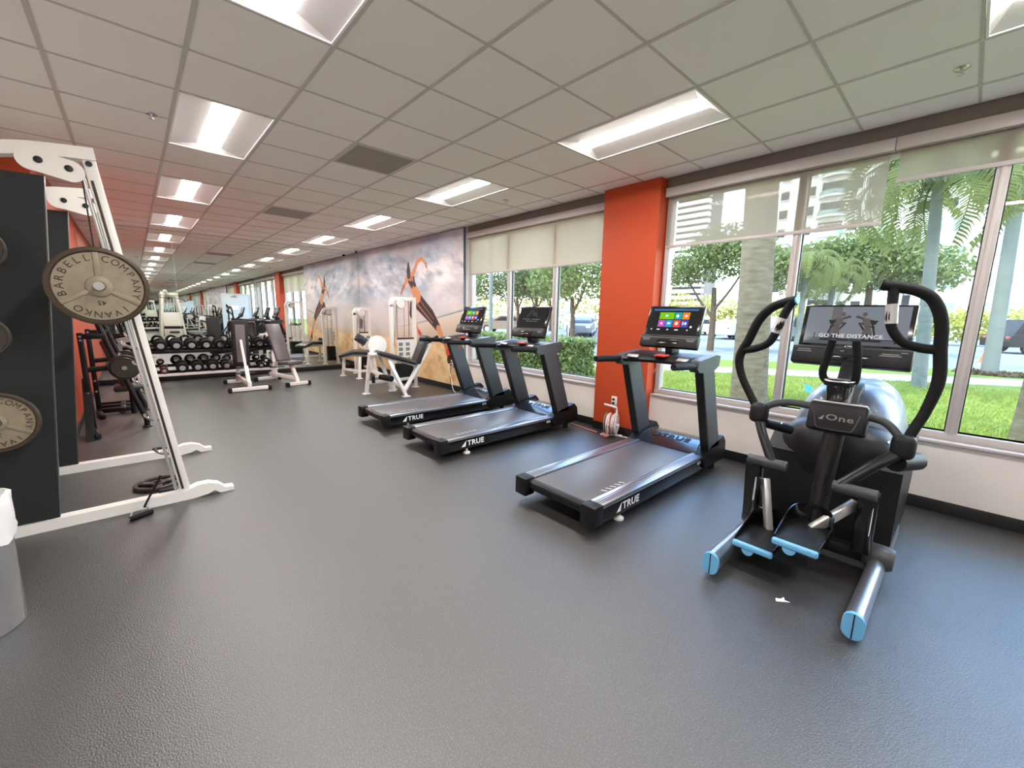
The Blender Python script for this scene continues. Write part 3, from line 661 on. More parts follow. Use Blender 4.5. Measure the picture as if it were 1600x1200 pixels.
prect('picture_pillar', -.125, -.045, -.075, .165, scr((98, 98, 98)), .0004)
g = B()
def L2(a, b_, w=.004, l=.0012):
    a = Vector(a); b_ = Vector(b_); d = (b_-a).normalized(); n = Vector((-d.y, d.x))*w
    g.bm.faces.new([g.bm.verts.new(PE(p.x, p.y, l)) for p in (a-n, b_-n, b_+n, a+n)])
for sgn, c in ((-1, -.075), (1, .05)):
    f = lambda u, v: (c+sgn*u, v)
    L2(f(.06, -.04), f(.035, .06), .005); L2(f(.035, .06), f(.06, .075), .004); L2(f(.05, .03), f(.0, .045), .004); L2(f(.0, .045), f(-.02, .06), .004); L2(f(.04, -.05), f(-.03, .06), .005)
    L2(f(.09, -.055), f(-.06, -.055), .008); L2(f(.0, -.05), f(.03, .0), .005); L2(f(.055, .06), f(.02, .07), .012)
    L2(f(-.05, .10), f(-.01, .085), .005)
L2((-.255, -.046), (.255, -.05), .002); L2((-.2, -.05), (-.2, -.01), .003); L2((.205, -.07), (.215, -.0), .005)
g.build('picture_machines', scr((40, 42, 46)), sc, 0)
for sgn, c in ((-1, -.075), (1, .05)):          # two exercisers in the picture
    g = B(); f = lambda u, v: (c+sgn*u, v)
    for (a, b_, w) in ((f(.0, .085), f(.015, .04), .018), (f(.015, .04), f(.0, -.03), .011), (f(.015, .04), f(.035, -.02), .010), (f(.0, .085), f(-.045, .105), .005)): L2(a, b_, w, .0016)
    hc = f(-.008, .115); g.bm.faces.new([g.bm.verts.new(PE(hc[0]+.013*math.cos(q), hc[1]+.014*math.sin(q), .0016)) for q in [2*PI*k/10 for k in range(10)]])
    g.build('picture_person', scr((92, 84, 80)), sc, 0)
g = B(); g.text('GO THE DISTANCE.', .033, face_m(PE(-.01, -.03, .0022), R, U), .0003, .02, width=1.05); g.build('screen_caption', scr((215, 216, 218)), sc, 0)
g = B(); g.text('TRUE', .016, face_m(PE(.005, -.098, .001), R, U), .0003, .02); logo_mark(g, face_m(PE(-.026, -.098, .001), R, U), .012); g.build('screen_lettering', 'white_ink', E_, 0)
# ================================================================ LEFT SIDE: lifting machine in the recess
XZ = lambda y0: (lambda u, v, w: (u, y0+w, v))
SM = thing('smith_machine', 'white smith machine with black side panels in the left recess', 'smith machine', (-.25, 4.4, 0))
def rail_x(z): return .175-.122*z
for yc, nr in ((3.80, 0), (5.04, 1)):
    b = B(); pts = [(-.93, .0), (.22, .0), (.30, .012), (.34, .03), (.375, .0), (.465, .0), (.465, .03), (.41, .035), (.37, .075), (.31, .098), (.24, .098), (.17, .072), (-.93, .066)]
    b.prism(pts, XZ(yc), -.04, .04); b.build('base_foot', 'white_metal', SM, 50)
    # guide post: white channel with a bright rod in front
    b = B(); b.bar((rail_x(.05), yc, .05), (rail_x(2.36), yc, 2.36), .055, .062, .006, up=(1, 0, 0)); po = b.build('guide_post', 'white_metal', SM)
    b = B(); b.bar((rail_x(.09)-.012, yc-.029, .09), (rail_x(2.18)-.012, yc-.029, 2.18), .006, .014, .001, up=(1, 0, 0)); b.build('channel_slot', 'iron_dark', po)
    b = B(); b.tube([(rail_x(.09)-.05, yc, .09), (rail_x(2.2)-.05, yc, 2.2)], .010, 12); b.build('guide_rod', 'logo_silver', SM)
    for k in range(6):      # catch hooks behind the post
        z = .35+.26*k; h = B(); h.tube([(rail_x(z)-.02, yc+.05, z), (rail_x(z)-.07, yc+.05, z+.012), (rail_x(z)-.10, yc+.05, z+.035), (rail_x(z)-.105, yc+.05, z+.06)], .009, 8, smooth=3); h.build('catch_hook', 'steel', SM)
    B().bar((rail_x(.28)-.02, yc+.05, .28), (rail_x(1.72)-.02, yc+.05, 1.72), .02, .02, .002, up=(1, 0, 0)).build('hook_rail', 'white_metal', SM)
    # top beam bending down at the back
    b = B(); P0 = [(-.075, yc, 2.335), (-.25, yc, 2.318), (-.42, yc, 2.29), (-.62, yc, 2.22), (-.78, yc, 2.08), (-.85, yc, 1.9), (-.87, yc, 1.2), (-.87, yc, .05)]
    b.sweep(P0, [(-.035, -.042), (.035, -.042), (.035, .042), (-.035, .042)], up=(0, 1, 0), smooth=4); b.build('top_beam', 'white_metal', SM, 40)
    # pulley cover plate with two dark bores
    b = B(); cx0, cx1, zc = -.345, -.19, 2.222; r = .062; pl = []
    for k in range(13): a = PI/2+PI*k/12; pl.append((cx0+r*math.cos(a), zc+.02+r*math.sin(a)))
    for k in range(13): a = -PI/2+PI*k/12; pl.append((cx1+r*math.cos(a), zc-.012+r*math.sin(a)))
    b.prism(pl, XZ(yc), -.056, -.04); pp = b.build('pulley_plate', 'white_metal', SM, 50)
    for x, z in ((-.315, 2.243), (-.195, 2.222)):
        B().lathe([(0, 0), (.019, 0), (.019, -.004), (.013, -.006), (0, -.006)], (x, yc-.056, z), (0, 1, 0), 20).build('bolt_bore', 'dark_ink', pp)
    B().lathe([(0, 0), (.016, 0), (.016, -.004), (0, -.005)], (rail_x(2.27)-.005, yc-.031, 2.275), (0, 1, 0), 20).build('bolt_bore', 'dark_ink', po)
    # black side panel whose front edge leans
    b = B(); b.prism([(-.93, .07), (-.476, .07), (-.308, 2.165), (-.93, 2.15)], XZ(yc), -.022, .022); sp = b.build('side_panel', 'panel_black', SM)
    b = B(); b.bar((-.474, yc, .07), (-.306, yc, 2.165), .048, .006, .001, up=(1, 0, 0)); b.build('panel_edge', 'dark_grey', sp)
    B().box((.07, yc+.06, .06), (.11, .06, .05), .008).build('rubber_stop', 'soft_black', SM)
    # cable down the post
    b = B(); b.tube([(-.145, yc-.045, 2.17), (-.135, yc-.045, 1.62)], .004, 6); b.build('cable', 'dark_ink', SM)
B().tube([(-.87, 3.80, .06), (-.87, 5.04, .06)], .03, 10).build('rear_beam', 'white_metal', SM); B().tube([(-.85, 3.80, 1.95), (-.85, 5.04, 1.95)], .03, 10).build('rear_beam', 'white_metal', SM)
for z, zz in ((1.71, .1), (1.24, .1), (.755, .1)):
    B().cyl((-.63, 3.78, z), (-.63, 3.52, z), .024, 14).build('plate_horn', 'chrome', SM)
BAR = Vector((-.127, 0, 1.53))
b = B(); b.cyl((BAR.x, 3.40, BAR.z), (BAR.x, 5.44, BAR.z), .0245, 18); br = b.build('lift_bar', 'chrome', SM)
for yc in (3.80, 5.04): B().box((rail_x(1.53)-.07, yc, 1.53), (.10, .05, .12), .01).build('bar_carriage', 'black_metal', SM)
def plate(name, c, r, lab, grp, m=('iron_plate', 'iron_rim'), th=.034, text=None, spokes=True, ax=(0, -1, 0), up=(0, 0, 1), bore=.026, flip=True):
    """weight plate facing along ax"""
    t = thing(name, lab, 'weight plate', c, 0, grp); A = Vector(ax); U = Vector(up); Rr = U.cross(A); C = Vector(c)
    h = th/2; k = r/.225
    def Q(a, rad, l): return C+(Rr*math.cos(a)+U*math.sin(a))*rad+A*l
    B().lathe([(bore, -h), (r, -h), (r, h-.004), (r-.006*k, h), (r-.022*k, h), (r-.028*k, h-.012*k), (r-.03*k, h-.012*k)], C, A, 56).build('rim', m[1], t, 40)
    d = B(); d.lathe([(r-.03*k, h-.012*k), (r-.10*k, h-.0125*k), (.06*k, h-.013*k)], C, A, 56); d.build('disc', m[0], t, 40)
    hb = B(); hb.lathe([(.062*k, h-.013*k), (.058*k, h-.002), (.05*k, h+.001), (.034*k, h+.004), (bore+.004, h+.004), (bore, h), (bore, -h)], C, A, 32); hb.build('hub', m[0], t, 40)
    if spokes:
        for a in (PI/2, PI/2+2*PI/3, PI/2-2*PI/3):
            s = B(); s.bar(Q(a, .055*k, h-.011*k), Q(a, r-.028*k, h-.011*k), .026*k, .012*k, .003*k, up=A); s.build('spoke', m[0], t)
    if text:
        for wd, a0, a1 in text:
            g = B(); n = len(wd)
            for i, ch in enumerate(wd):
                a = math.radians(a0+(a1-a0)*(i/(n-1) if n > 1 else .5)); rad = r*.725
                u = Rr*math.cos(a)+U*math.sin(a); rt = u.cross(A)
                g.text(ch, .052*k, face_m(Q(a, rad, h-.013*k+.002), rt, u), .0015, 0)
            g.build('lettering', m[1], t, 0)
        g = B(); g.text('45' if r > .2 else '25', .038*k, face_m(Q(-PI/2, r*.42, h-.013*k+.002), (U*-1).cross(A), U*-1), .0015, .012); g.build('number', m[1], t, 0)
    return t
TX = [('BARBELL', 197, 104), ('COMPANY', 76, -18), ('IVANKO', -52, -128)]
plate('weight_plate', (BAR.x, 3.50, 1.53), .225, 'large tan iron weight plate with raised lettering on the near bar end', 'weight plates', text=TX)
plate('weight_plate', (BAR.x, 5.32, 1.53), .225, 'large tan iron weight plate on the far bar end', 'weight plates', text=None)
plate('weight_plate', (-.63, 3.62, .755), .172, 'tan lettered weight plate low on the black side panel', 'weight plates', text=TX)
plate('weight_plate', (-.63, 3.62, 1.24), .115, 'small dark weight plate midway up the black side panel', 'weight plates', m=('iron_dark', 'iron_dark'), spokes=False)
plate('weight_plate', (-.60, 3.62, 1.71), .125, 'small dark weight plate high on the black side panel', 'weight plates', m=('iron_dark', 'iron_dark'), spokes=False)
# the plate lying on the floor: grey, with three cut-outs
t = thing('weight_plate', 'grey iron weight plate lying flat on the floor under the smith machine', 'weight plate', (.02, 4.235, 0), 0, 'weight plates')
B().lathe([(.135, 0), (.152, .004), (.152, .026), (.145, .032), (.128, .032), (.122, .024), (.122, 0)], (.02, 4.235, 0), n=48).build('rim', 'iron_dark', t)
B().lathe([(.026, .0), (.05, 0), (.05, .03), (.026, .03), (.026, 0)], (.02, 4.235, 0), n=28).build('hub', 'iron_dark', t)
for k in range(3):
    a = .5+2*PI*k/3; B().bar((.02+.045*math.cos(a), 4.235+.045*math.sin(a), .014), (.02+.126*math.cos(a), 4.235+.126*math.sin(a), .014), .055, .02, .004).build('spoke', 'iron_dark', t)
# cable handle leaning on the near foot
t = thing('cable_handle', 'small chrome and black cable handle leaning over the white machine foot', 'cable handle', (-.13, 3.66, 0))
B().tube([(-.145, 3.60, .016), (-.03, 3.655, .016)], .016, 12).build('grip', 'soft_black', t)
B().tube([(-.145, 3.60, .016), (-.135, 3.68, .03), (-.06, 3.73, .03), (-.03, 3.655, .016)], .006, 8).build('bow', 'chrome', t)
B().tube([(-.07, 3.715, .034), (-.045, 3.72, .085), (.03, 3.735, .215), (.035, 3.735, .235)], .007, 8).build('strap', 'soft_black', t)
# bin with a white liner
t = thing('trash_can', 'brushed steel trash can with a white bag at the left edge', 'trash can', (-.665, 2.75, 0))
B().lathe([(0, 0), (.168, 0), (.172, .006), (.175, .5), (.172, .57), (.165, .57), (.165, .02), (0, .02)], (-.665, 2.75, 0), n=48).build('body', 'steel', t)
b = B(); N = 72; rows = []
for z, r, am in ((.40, .181, .004), (.44, .184, .006), (.50, .186, .007), (.56, .187, .006), (.592, .185, .004), (.598, .172, .003), (.57, .16, .004), (.40, .155, .006)):
    rows.append([b.bm.verts.new((-.665+(r+am*math.sin(9*q+z*30)+am*.6*math.sin(23*q-z*50))*math.cos(q), 2.75+(r+am*math.sin(9*q+z*30)+am*.6*math.sin(23*q-z*50))*math.sin(q), z+.012*math.sin(5*q)*(1 if z < .42 else .2))) for q in [2*PI*k/N for k in range(N)]])
for p, q in zip(rows, rows[1:]):
    for k in range(N): b.bm.faces.new((p[k], p[(k+1) % N], q[(k+1) % N], q[k]))
b.build('bag', 'bag_white', t, 60)
# ================================================================ dark plate-loaded machine beyond it
L_ = thing('plate_loaded_press', 'black plate-loaded press machine standing against the orange wall', 'press machine', (-.25, 7.1, 0))
for yc in (6.5, 7.6):
    b = B(); b.tube([(.005, yc, .02), (.005, yc, .10), (-.03, yc, .22), (-.11, yc, .52), (-.22, yc, .92), (-.31, yc, 1.28)], .027, 12, smooth=4); b.build('slant_tube', 'black_metal', L_)
    B().lathe([(0, 0), (.045, 0), (.045, .01), (.03, .02), (0, .02)], (.005, yc, 0), n=16).build('foot_disc', 'black_plastic', L_)
    B().span((-.47, yc-.03, 0), (-.42, yc+.03, 1.13), .006).build('rear_post', 'black_metal', L_)
    for z in (.32, .46, 1.05, 1.09): B().cyl((-.445, yc-.03, z), (-.445, yc-.042, z), .013, 10).build('bolt', 'chrome', L_)
    B().span((-.47, yc-.03, 1.06), (-.24, yc+.03, 1.12), .008).build('top_arm', 'black_metal', L_)
    B().tube([(-.44, yc, .72), (-.16, yc, .74)], .03, 10).build('lever_arm', 'black_metal', L_)
    B().cyl((-.125, yc+.08, .735), (-.125, yc-.13, .735), .024, 14).build('plate_horn', 'steel', L_)
    B().bar((-.46, yc, .05), (-.40, yc-.33, .03), .05, .05, .005).build('wall_foot', 'black_metal', L_)
b = B(); b.prism([(6.1, 0), (6.24, 0), (6.62, .55), (6.58, .62)], lambda u, v, w: (-.49+w, u, v), 0, .06); b.build('front_strut', 'black_metal', L_)
for y in (7.55, 7.8, 8.05): B().span((-.46, y-.03, .03), (-.03, y+.03, .09), .005).build('base_bar', 'black_metal', L_)
B().span((-.24, 7.5, .03), (-.19, 8.08, .085), .005).build('base_bar', 'black_metal', L_)
B().tube([(-.18, 6.5, .80), (-.18, 7.6, .80)], .025, 10).build('cross_tube', 'black_metal', L_)
for y in (6.75, 7.35): B().tube([(-.16, y, 1.0), (.02, y, 1.04)], .018, 10).build('press_handle', 'chrome', L_)
B().box((-.22, 7.05, .72), (.07, .3, .62), .025, (0, -.25, 0)).build('back_pad', 'vinyl_black', L_); B().box((-.08, 7.05, .42), (.36, .32, .07), .025).build('seat_pad', 'vinyl_black', L_)
B().tube([(-.1, 7.05, .08), (-.1, 7.05, .4)], .03, 10).build('seat_post', 'black_metal', L_)
for y in (6.41, 7.51):
    plate('weight_plate', (-.125, y-.005, .735), .115, 'small dark weight plate on the %s horn of the black press machine' % ('near' if y < 7 else 'far'), 'weight plates', m=('iron_dark', 'iron_dark'), spokes=False, th=.03)
plate('weight_plate', (-.125, 6.46, .735), .14, 'dark weight plate behind the small one on the near horn', 'weight plates', m=('iron_dark', 'iron_dark'), spokes=False, th=.03)
# ================================================================ FAR END: dumbbell rack, benches, leg machines
RK = thing('dumbbell_rack', 'two-tier white dumbbell rack in front of the mirror', 'rack', (1.1, 9.95, 0))
for x in (.0, 2.14):
    b = B(); b.sweep([(x, 9.50, .03), (x, 9.80, .05), (x, 9.86, .12), (x, 9.88, .4), (x, 9.95, .7), (x, 10.1, .86)], [(-.03, -.04), (.03, -.04), (.03, .04), (-.03, .04)], up=(1, 0, 0), smooth=5); b.build('end_post', 'white_metal', RK, 40)
    B().span((x-.03, 9.5, 0), (x+.03, 10.3, .05), .008).build('base_foot', 'white_metal', RK); B().box((x, 9.49, .025), (.066, .05, .05), .01).build('foot_cap', 'black_plastic', RK)
for z, y in ((.66, 9.86), (.25, 9.80)):
    B().bar((-.03, y-.11, z-.035), (2.17, y-.11, z-.035), .03, .05, .004).build('tier_rail', 'white_metal' if z < .5 else 'black_metal', RK)
    B().bar((-.03, y+.12, z+.0), (2.17, y+.12, z+.0), .03, .05, .004).build('tier_rail', 'black_metal', RK)
    B().box((1.07, y+.01, z-.04), (2.14, .24, .008), 0, (.16, 0, 0)).build('tier_tray', 'black_metal', RK)
def dumbbell(loc, r, lab, m='soft_black', L=.16, cap='steel'):
    t = local('dumbbell', lab, 'dumbbell', loc, 0, 'dumbbells on the rack'); t.rotation_euler = (.16, 0, 0)
    B().cyl((0, -L*.5, 0), (0, L*.5, 0), .016, 12).build('handle', 'chrome', t)
    for s in (-1, 1):
        hb = B(); w = L*.47; a = s*L*.36
        hb.lathe([(0, -w/2), (r*.86, -w/2), (r, -w/2+.012), (r, w/2-.012), (r*.86, w/2), (0, w/2)], (0, a+s*w/2, 0), (0, 1, 0), 20); h = hb.build('head', m, t)
        B().lathe([(0, 0), (r*.5, 0), (r*.5, s*.003), (0, s*.004)], (0, a+s*w, 0), (0, 1, 0), 16).build('end_disc', cap, h)
xs = [.10+.222*k for k in range(10)]; od = ['first', 'second', 'third', 'fourth', 'fifth', 'sixth', 'seventh', 'eighth', 'ninth', 'tenth']
for k, x in enumerate(xs): dumbbell((x, 9.85, .66+.100), .098 if k else .085, 'black rubber dumbbell on the upper tier, %s from the left' % od[k], L=.17)
for k, (x, r) in enumerate(((.33, .062), (.59, .095), (.82, .095), (1.05, .095), (1.27, .09), (1.47, .075), (1.86, .062), (2.04, .062))):
    dumbbell((x, 9.79, .245+r+.01), r, '%s on the lower tier, %s from the left' % ('small dark red dumbbell' if k == 0 else ('small black dumbbell' if r < .07 else 'black rubber dumbbell'), od[k]), m=mat('dark_red', rgb(60, 22, 26), .5) if k == 0 else 'soft_black', L=.16)
dumbbell((1.95, 9.80, .245+.062*2.75), .058, 'small black dumbbell lying on two others on the lower tier')
def bench(nm, loc, rz, lab, pad, up, seat_m):
    """adjustable bench; local x is forward (seat end), back pad hinged behind the seat"""
    t = local(nm, lab, 'bench', loc, rz, 'adjustable benches')
    B().bar((-.62, 0, .13), (.42, 0, .13), .06, .07, .008).build('spine', 'white_metal', t)
    for x, w in ((-.62, .56), (.45, .36)):
        B().bar((x, -w/2, .045), (x, w/2, .045), .06, .06, .008).build('cross_foot', 'white_metal', t)
        for s in (-1, 1): B().box((x, s*(w/2+.02), .04), (.075, .06, .08), .014).build('foot_cap', 'black_plastic', t)
    B().bar((-.58, 0, .07), (-.40, 0, .42), .06, .07, .008).build('rear_leg', 'white_metal', t); B().bar((.43, 0, .07), (.22, 0, .38), .06, .07, .008).build('front_leg', 'white_metal', t)
    B().cyl((-.1, -.10, .36), (-.1, .10, .36), .016).build('hinge_pin', 'dark_grey', t); B().cyl((-.36, -.14, .29), (-.36, .14, .29), .014).build('adjust_pin', 'dark_grey', t)
    B().box((.17, 0, .42), (.40, .29, .07), .026, (0, -.06, 0), seg=3).build('seat_pad', seat_m, t)
    a = up; d = Vector((-math.cos(a), 0, math.sin(a))); n = Vector((math.sin(a), 0, math.cos(a))); O = Vector((-.06, 0, .43)); Lp = .80
    Rm = Matrix(((d.x, 0, n.x), (0, 1, 0), (d.z, 0, n.z)))
    B().box(O+d*(Lp/2), (Lp, .27, .07), .026, Rm, seg=3).build('back_pad', pad, t)
    B().box(O+d*(Lp*.48)-n*.045, (Lp*.86, .15, .02), .004, Rm).build('pad_board', mat('board_grey', rgb(120, 112, 112), .5), t)
    B().bar(O+d*.45-n*.05, (-.40, 0, .36), .04, .03, .004).build('support_strut', 'white_metal', t)
    return t
bench('workout_bench', (1.40, 8.98, 0), math.radians(91), 'workout bench seen from behind with its black back pad upright', 'vinyl_black', math.radians(84), 'vinyl_black')
bench('workout_bench', (2.13, 8.92, 0), math.radians(-78), 'workout bench with grey pads and its back raised halfway', 'vinyl_grey', math.radians(62), 'vinyl_grey')
# --- weight-stack tower shared by the leg machines
def tower(root, x0, x1, y, top, wheel):
    pts = [(x0, y, .03), (x0, y, top-.10), (x0+.03, y, top-.03), (x0+.10, y, top), (x1, y, top)]
    B().sweep(pts[:2], [(-.03, -.03), (.03, -.03), (.03, .03), (-.03, .03)], up=(0, 1, 0)).build('tower_post', 'white_metal', root)
    b = B(); b.sweep([(x0, y, top-.14), (x0, y, top-.09), (x0+.03, y, top-.03), (x0+.09, y, top), (x1-.02, y, top)], [(-.03, -.03), (.03, -.03), (.03, .03), (-.03, .03)], up=(0, 1, 0), smooth=3); b.build('tower_arch', 'white_metal', root, 40)
    B().sweep([(x1, y, .03), (x1, y, top+.03)], [(-.03, -.03), (.03, -.03), (.03, .03), (-.03, .03)], up=(0, 1, 0)).build('tower_post', 'white_metal', root)
    for x in (x0, x1): B().box((x, y, .012), (.11, .11, .024), .006).build('foot_plate', 'white_metal', root)
    wx = x0+wheel; w = B().lathe([(0, -.018), (.08, -.018), (.085, -.01), (.074, 0), (.085, .01), (.08, .018), (0, .018)], (wx, y-.05, top-.09), (0, 1, 0), 28).build('pulley', 'white_plastic', root)
    B().lathe([(.074, 0), (.088, -.012), (.088, .012), (.074, 0)], (wx+.012, y-.03, top-.09), (0, 1, 0), 28).build('pulley_groove', 'dark_ink', root)
    for xx in (x0+.11, x1-.11): B().tube([(xx, y, .1), (xx, y, top-.04)], .011, 8).build('guide_rod', 'steel', root)
    for k in range(11): B().span((x0+.07, y-.06, .10+.035*k), (x1-.07, y+.06, .132+.035*k), .003).build('weight_slab', 'black_metal', root)
    B().tube([(wx+.06, y-.05, top-.1), (wx+.06, y-.03, .50)], .004, 6).build('cable', 'dark_ink', root); B().tube([(wx-.08, y-.05, top-.1), (x0-.02, y-.12, .82)], .004, 6).build('cable', 'dark_ink', root)
    c = B().span((x0+.06, y-.085, .60), (x1-.06, y-.08, .96)).build('instruction_card', 'paper', root)
    B().span((x0+.06, y-.087, .93), (x1-.06, y-.084, .96)).build('card_heading', 'dark_ink', c)
    for q in range(3):
        for s in range(2): B().span((x0+.09+.14*s, y-.0868, .63+.09*q), (x0+.17+.14*s, y-.0855, .69+.09*q)).build('card_picture', 'grey_ink', c)
LE = thing('leg_extension_machine', 'white leg extension machine with black pads beside the far treadmill', 'leg machine', (3.35, 6.65, 0))
tower(LE, 3.44, 3.90, 7.02, 1.66, .17)
def leg(root, a, b_): B().bar(a, b_, .055, .055, .006, up=(0, 1, 0)).build('leg', 'white_metal', root); B().box((a[0], a[1], .01), (.12, .1, .02), .005).build('foot_plate', 'white_metal', root)
leg(LE, (2.88, 6.90, .01), (2.95, 6.86, .72)); leg(LE, (3.32, 6.30, .01), (3.10, 6.50, .66)); leg(LE, (3.36, 6.90, .01), (3.05, 6.75, .70))
B().bar((3.30, 6.32, .10), (3.95, 6.55, .86), .055, .055, .006).build('back_strut', 'white_metal', LE)
B().bar((2.89, 6.89, .2), (3.36, 6.88, .2), .05, .05, .006).build('base_beam', 'white_metal', LE); B().bar((3.36, 6.88, .2), (3.32, 6.33, .12), .05, .05, .006).build('base_beam', 'white_metal', LE); B().bar((3.4, 6.88, .2), (3.9, 7.0, .2), .05, .05, .006).build('base_beam', 'white_metal', LE)
B().bar((2.96, 6.66, .72), (3.62, 6.50, .50), .10, .05, .01).build('seat_frame', 'white_metal', LE)
B().box((3.28, 6.56, .65), (.66, .36, .075), .028, Euler((0, .30, -.2)), seg=3).build('seat_pad', 'vinyl_black', LE)
B().box((3.70, 6.46, .78), (.09, .34, .52), .03, Euler((0, .38, -.2)), seg=3).build('back_pad', 'vinyl_black', LE)
B().bar((3.66, 6.36, .84), (4.02, 6.40, 1.0), .05, .05, .01).build('seat_handle', 'soft_black', LE)
B().lathe([(0, -.012), (.17, -.012), (.17, .012), (0, .012)], (3.12, 6.93, .84), (0, 1, 0), 40).build('cam_disc', 'white_metal', LE)
b = B(); b.sweep([(2.96, 6.80, .40), (2.93, 6.80, .60), (2.96, 6.80, .72), (3.05, 6.80, .78), (3.13, 6.80, .76)], [(-.03, -.04), (.03, -.04), (.03, .04), (-.03, .04)], up=(0, 1, 0), smooth=4); b.build('swing_arm', 'white_metal', LE, 40)
B().bar((2.95, 6.80, .42), (3.05, 6.52, .34), .05, .06, .008).build('roller_arm', 'white_metal', LE); B().cyl((3.02, 6.60, .33), (3.06, 6.30, .33), .05, 18).build('ankle_roller', 'soft_black', LE); B().cyl((2.98, 6.82, .2), (2.98, 6.82, .32), .03).build('bumper', 'black_plastic', LE)
B().box((2.83, 6.92, .95), (.20, .08, .13), .02, Euler((0, .6, 0))).build('roller_pad', 'vinyl_black', LE); B().cyl((2.86, 6.7, .70), (3.02, 6.72, .70), .03).build('grip', 'white_metal', LE)
LC = thing('leg_curl_machine', 'white prone leg curl machine with dark bench in the mirror corner', 'leg machine', (3.6, 9.0, 0))
tower(LC, 3.72, 4.06, 9.42, 1.48, .15)
leg(LC, (3.34, 9.22, .01), (3.36, 9.16, .46)); leg(LC, (3.46, 8.62, .01), (3.52, 8.70, .46)); leg(LC, (3.85, 8.62, .01), (3.82, 8.70, .46))
B().bar((3.34, 9.2, .16), (3.46, 8.65, .16), .05, .05, .006).build('base_beam', 'white_metal', LC); B().bar((3.46, 8.65, .16), (3.87, 8.65, .16), .05, .05, .006).build('base_beam', 'white_metal', LC); B().bar((3.87, 8.65, .16), (3.9, 9.4, .16), .05, .05, .006).build('base_beam', 'white_metal', LC)
B().bar((3.3, 9.05, .47), (3.95, 8.75, .47), .08, .05, .006).build('bench_frame', 'white_metal', LC)
B().box((3.70, 8.82, .545), (.50, .40, .075), .026, Euler((0, .05, -.43)), seg=3).build('bench_pad', 'vinyl_black', LC); B().box((3.36, 8.98, .515), (.34, .38, .07), .026, Euler((0, -.32, -.43)), seg=3).build('bench_pad', 'vinyl_black', LC)
B().lathe([(0, -.012), (.15, -.012), (.15, .012), (0, .012)], (3.94, 9.12, .62), (0, 1, 0), 36).build('cam_disc', 'white_metal', LC); B().cyl((3.9, 8.5, .62), (3.9, 9.05, .62), .045, 16).build('ankle_roller', 'soft_black', LC); B().bar((3.94, 9.1, .62), (3.92, 8.95, .4), .05, .05, .005).build('swing_arm', 'white_metal', LC)
# ================================================================ behind the camera, seen in the mirror: lat tower
LT = thing('lat_pulldown_tower', 'tall cream lat pulldown tower with black bar, seen in the mirror', 'cable machine', (1.55, -.95, 0))
for s in (-1, 1):
    B().bar((1.55+s*.40, -1.0, .02), (1.55+s*.22, -1.0, 2.0), .09, .07, .01, up=(0, 1, 0)).build('side_upright', 'cream_metal', LT)
    B().tube([(1.55+s*.1, -1.0, .1), (1.55+s*.1, -1.0, 1.95)], .014, 8).build('guide_rod', 'steel', LT)
B().box((1.55, -1.0, 1.98), (.56, .12, .12), .03).build('top_beam', 'cream_metal', LT); B().bar((1.48, -1.0, 2.0), (1.42, -.55, 2.06), .08, .1, .02).build('pulley_arm', 'cream_metal', LT)
B().box((1.40, -.52, 2.05), (.12, .16, .16), .03).build('pulley_housing', 'cream_metal', LT); B().cyl((1.40, -.43, 2.04), (1.40, -.44, 2.04), .02).build('pulley_bolt', 'dark_ink', LT)
B().span((1.27, -.93, .25), (1.83, -.90, 1.25), .01).build('weight_shroud', 'cream_metal', LT); B().span((1.42, -.898, .95), (1.68, -.894, 1.2)).build('instruction_card', 'paper', LT)
B().tube([(1.40, -.5, 1.98), (1.40, -.5, 1.83)], .005, 6).build('cable', 'dark_ink', LT)
B().tube([(.78, -.42, 1.70), (.9, -.45, 1.78), (1.1, -.5, 1.82), (1.7, -.5, 1.82), (1.9, -.45, 1.78), (2.02, -.42, 1.70)], .013, 8, smooth=3).build('lat_bar', 'dark_ink', LT)
B().tube([(1.86, -.47, 1.80), (1.98, -.5, 1.70), (2.1, -.5, 1.74)], .012, 8).build('bar_grip', 'dark_ink', LT)
B().span((1.40, -.60, .44), (1.70, -.22, .52), .02).build('seat_pad', 'vinyl_black', LT); B().cyl((1.25, -.55, .66), (1.85, -.55, .66), .055, 14).build('thigh_roller', 'soft_black', LT)
B().bar((1.55, -.9, .3), (1.55, -.3, .2), .07, .07, .008).build('seat_beam', 'cream_metal', LT); B().bar((1.55, -.4, 0), (1.55, -.4, .44), .07, .07, .008, up=(0, 1, 0)).build('seat_post', 'cream_metal', LT)
B().bar((1.15, -1.0, .03), (1.95, -1.0, .03), .08, .06, .008).build('base_foot', 'cream_metal', LT)
for k in range(14): B().span((1.40, -1.06, .15+.05*k), (1.70, -.95, .195+.05*k), .003).build('weight_slab', 'black_metal', LT)
LT.location.x -= .36
# ================================================================ BEACH MURAL
MU = thing('beach_mural', 'large printed mural of a woman stretching on a beach', 'mural', (4.32, 8.2, 0))
B().span((4.302, 6.0, .10), (4.349, YF-.002, 2.852)).build('mural_board', mat('mural_edge', rgb(92, 104, 116), .6, var=.05), MU)
def value_noise(u, v, seed):
    rng = np.random.RandomState(seed); g = rng.rand(64, 64); iu = np.floor(u).astype(int); iv = np.floor(v).astype(int); fu = u-iu; fv = v-iv
    fu = fu*fu*(3-2*fu); fv = fv*fv*(3-2*fv); a = g[iu % 64, iv % 64]; b = g[(iu+1) % 64, iv % 64]; c = g[iu % 64, (iv+1) % 64]; d = g[(iu+1) % 64, (iv+1) % 64]
    return (a*(1-fu)+b*fu)*(1-fv)+(c*(1-fu)+d*fu)*fv
def fbm(u, v, seed, o=4):
    s = 0; a = .5
    for k in range(o): s = s+a*value_noise(u*2**k+k*7.3, v*2**k+k*3.1, seed+k); a *= .5
    return s/(1-.5**o)
NU, NV = 380, 250
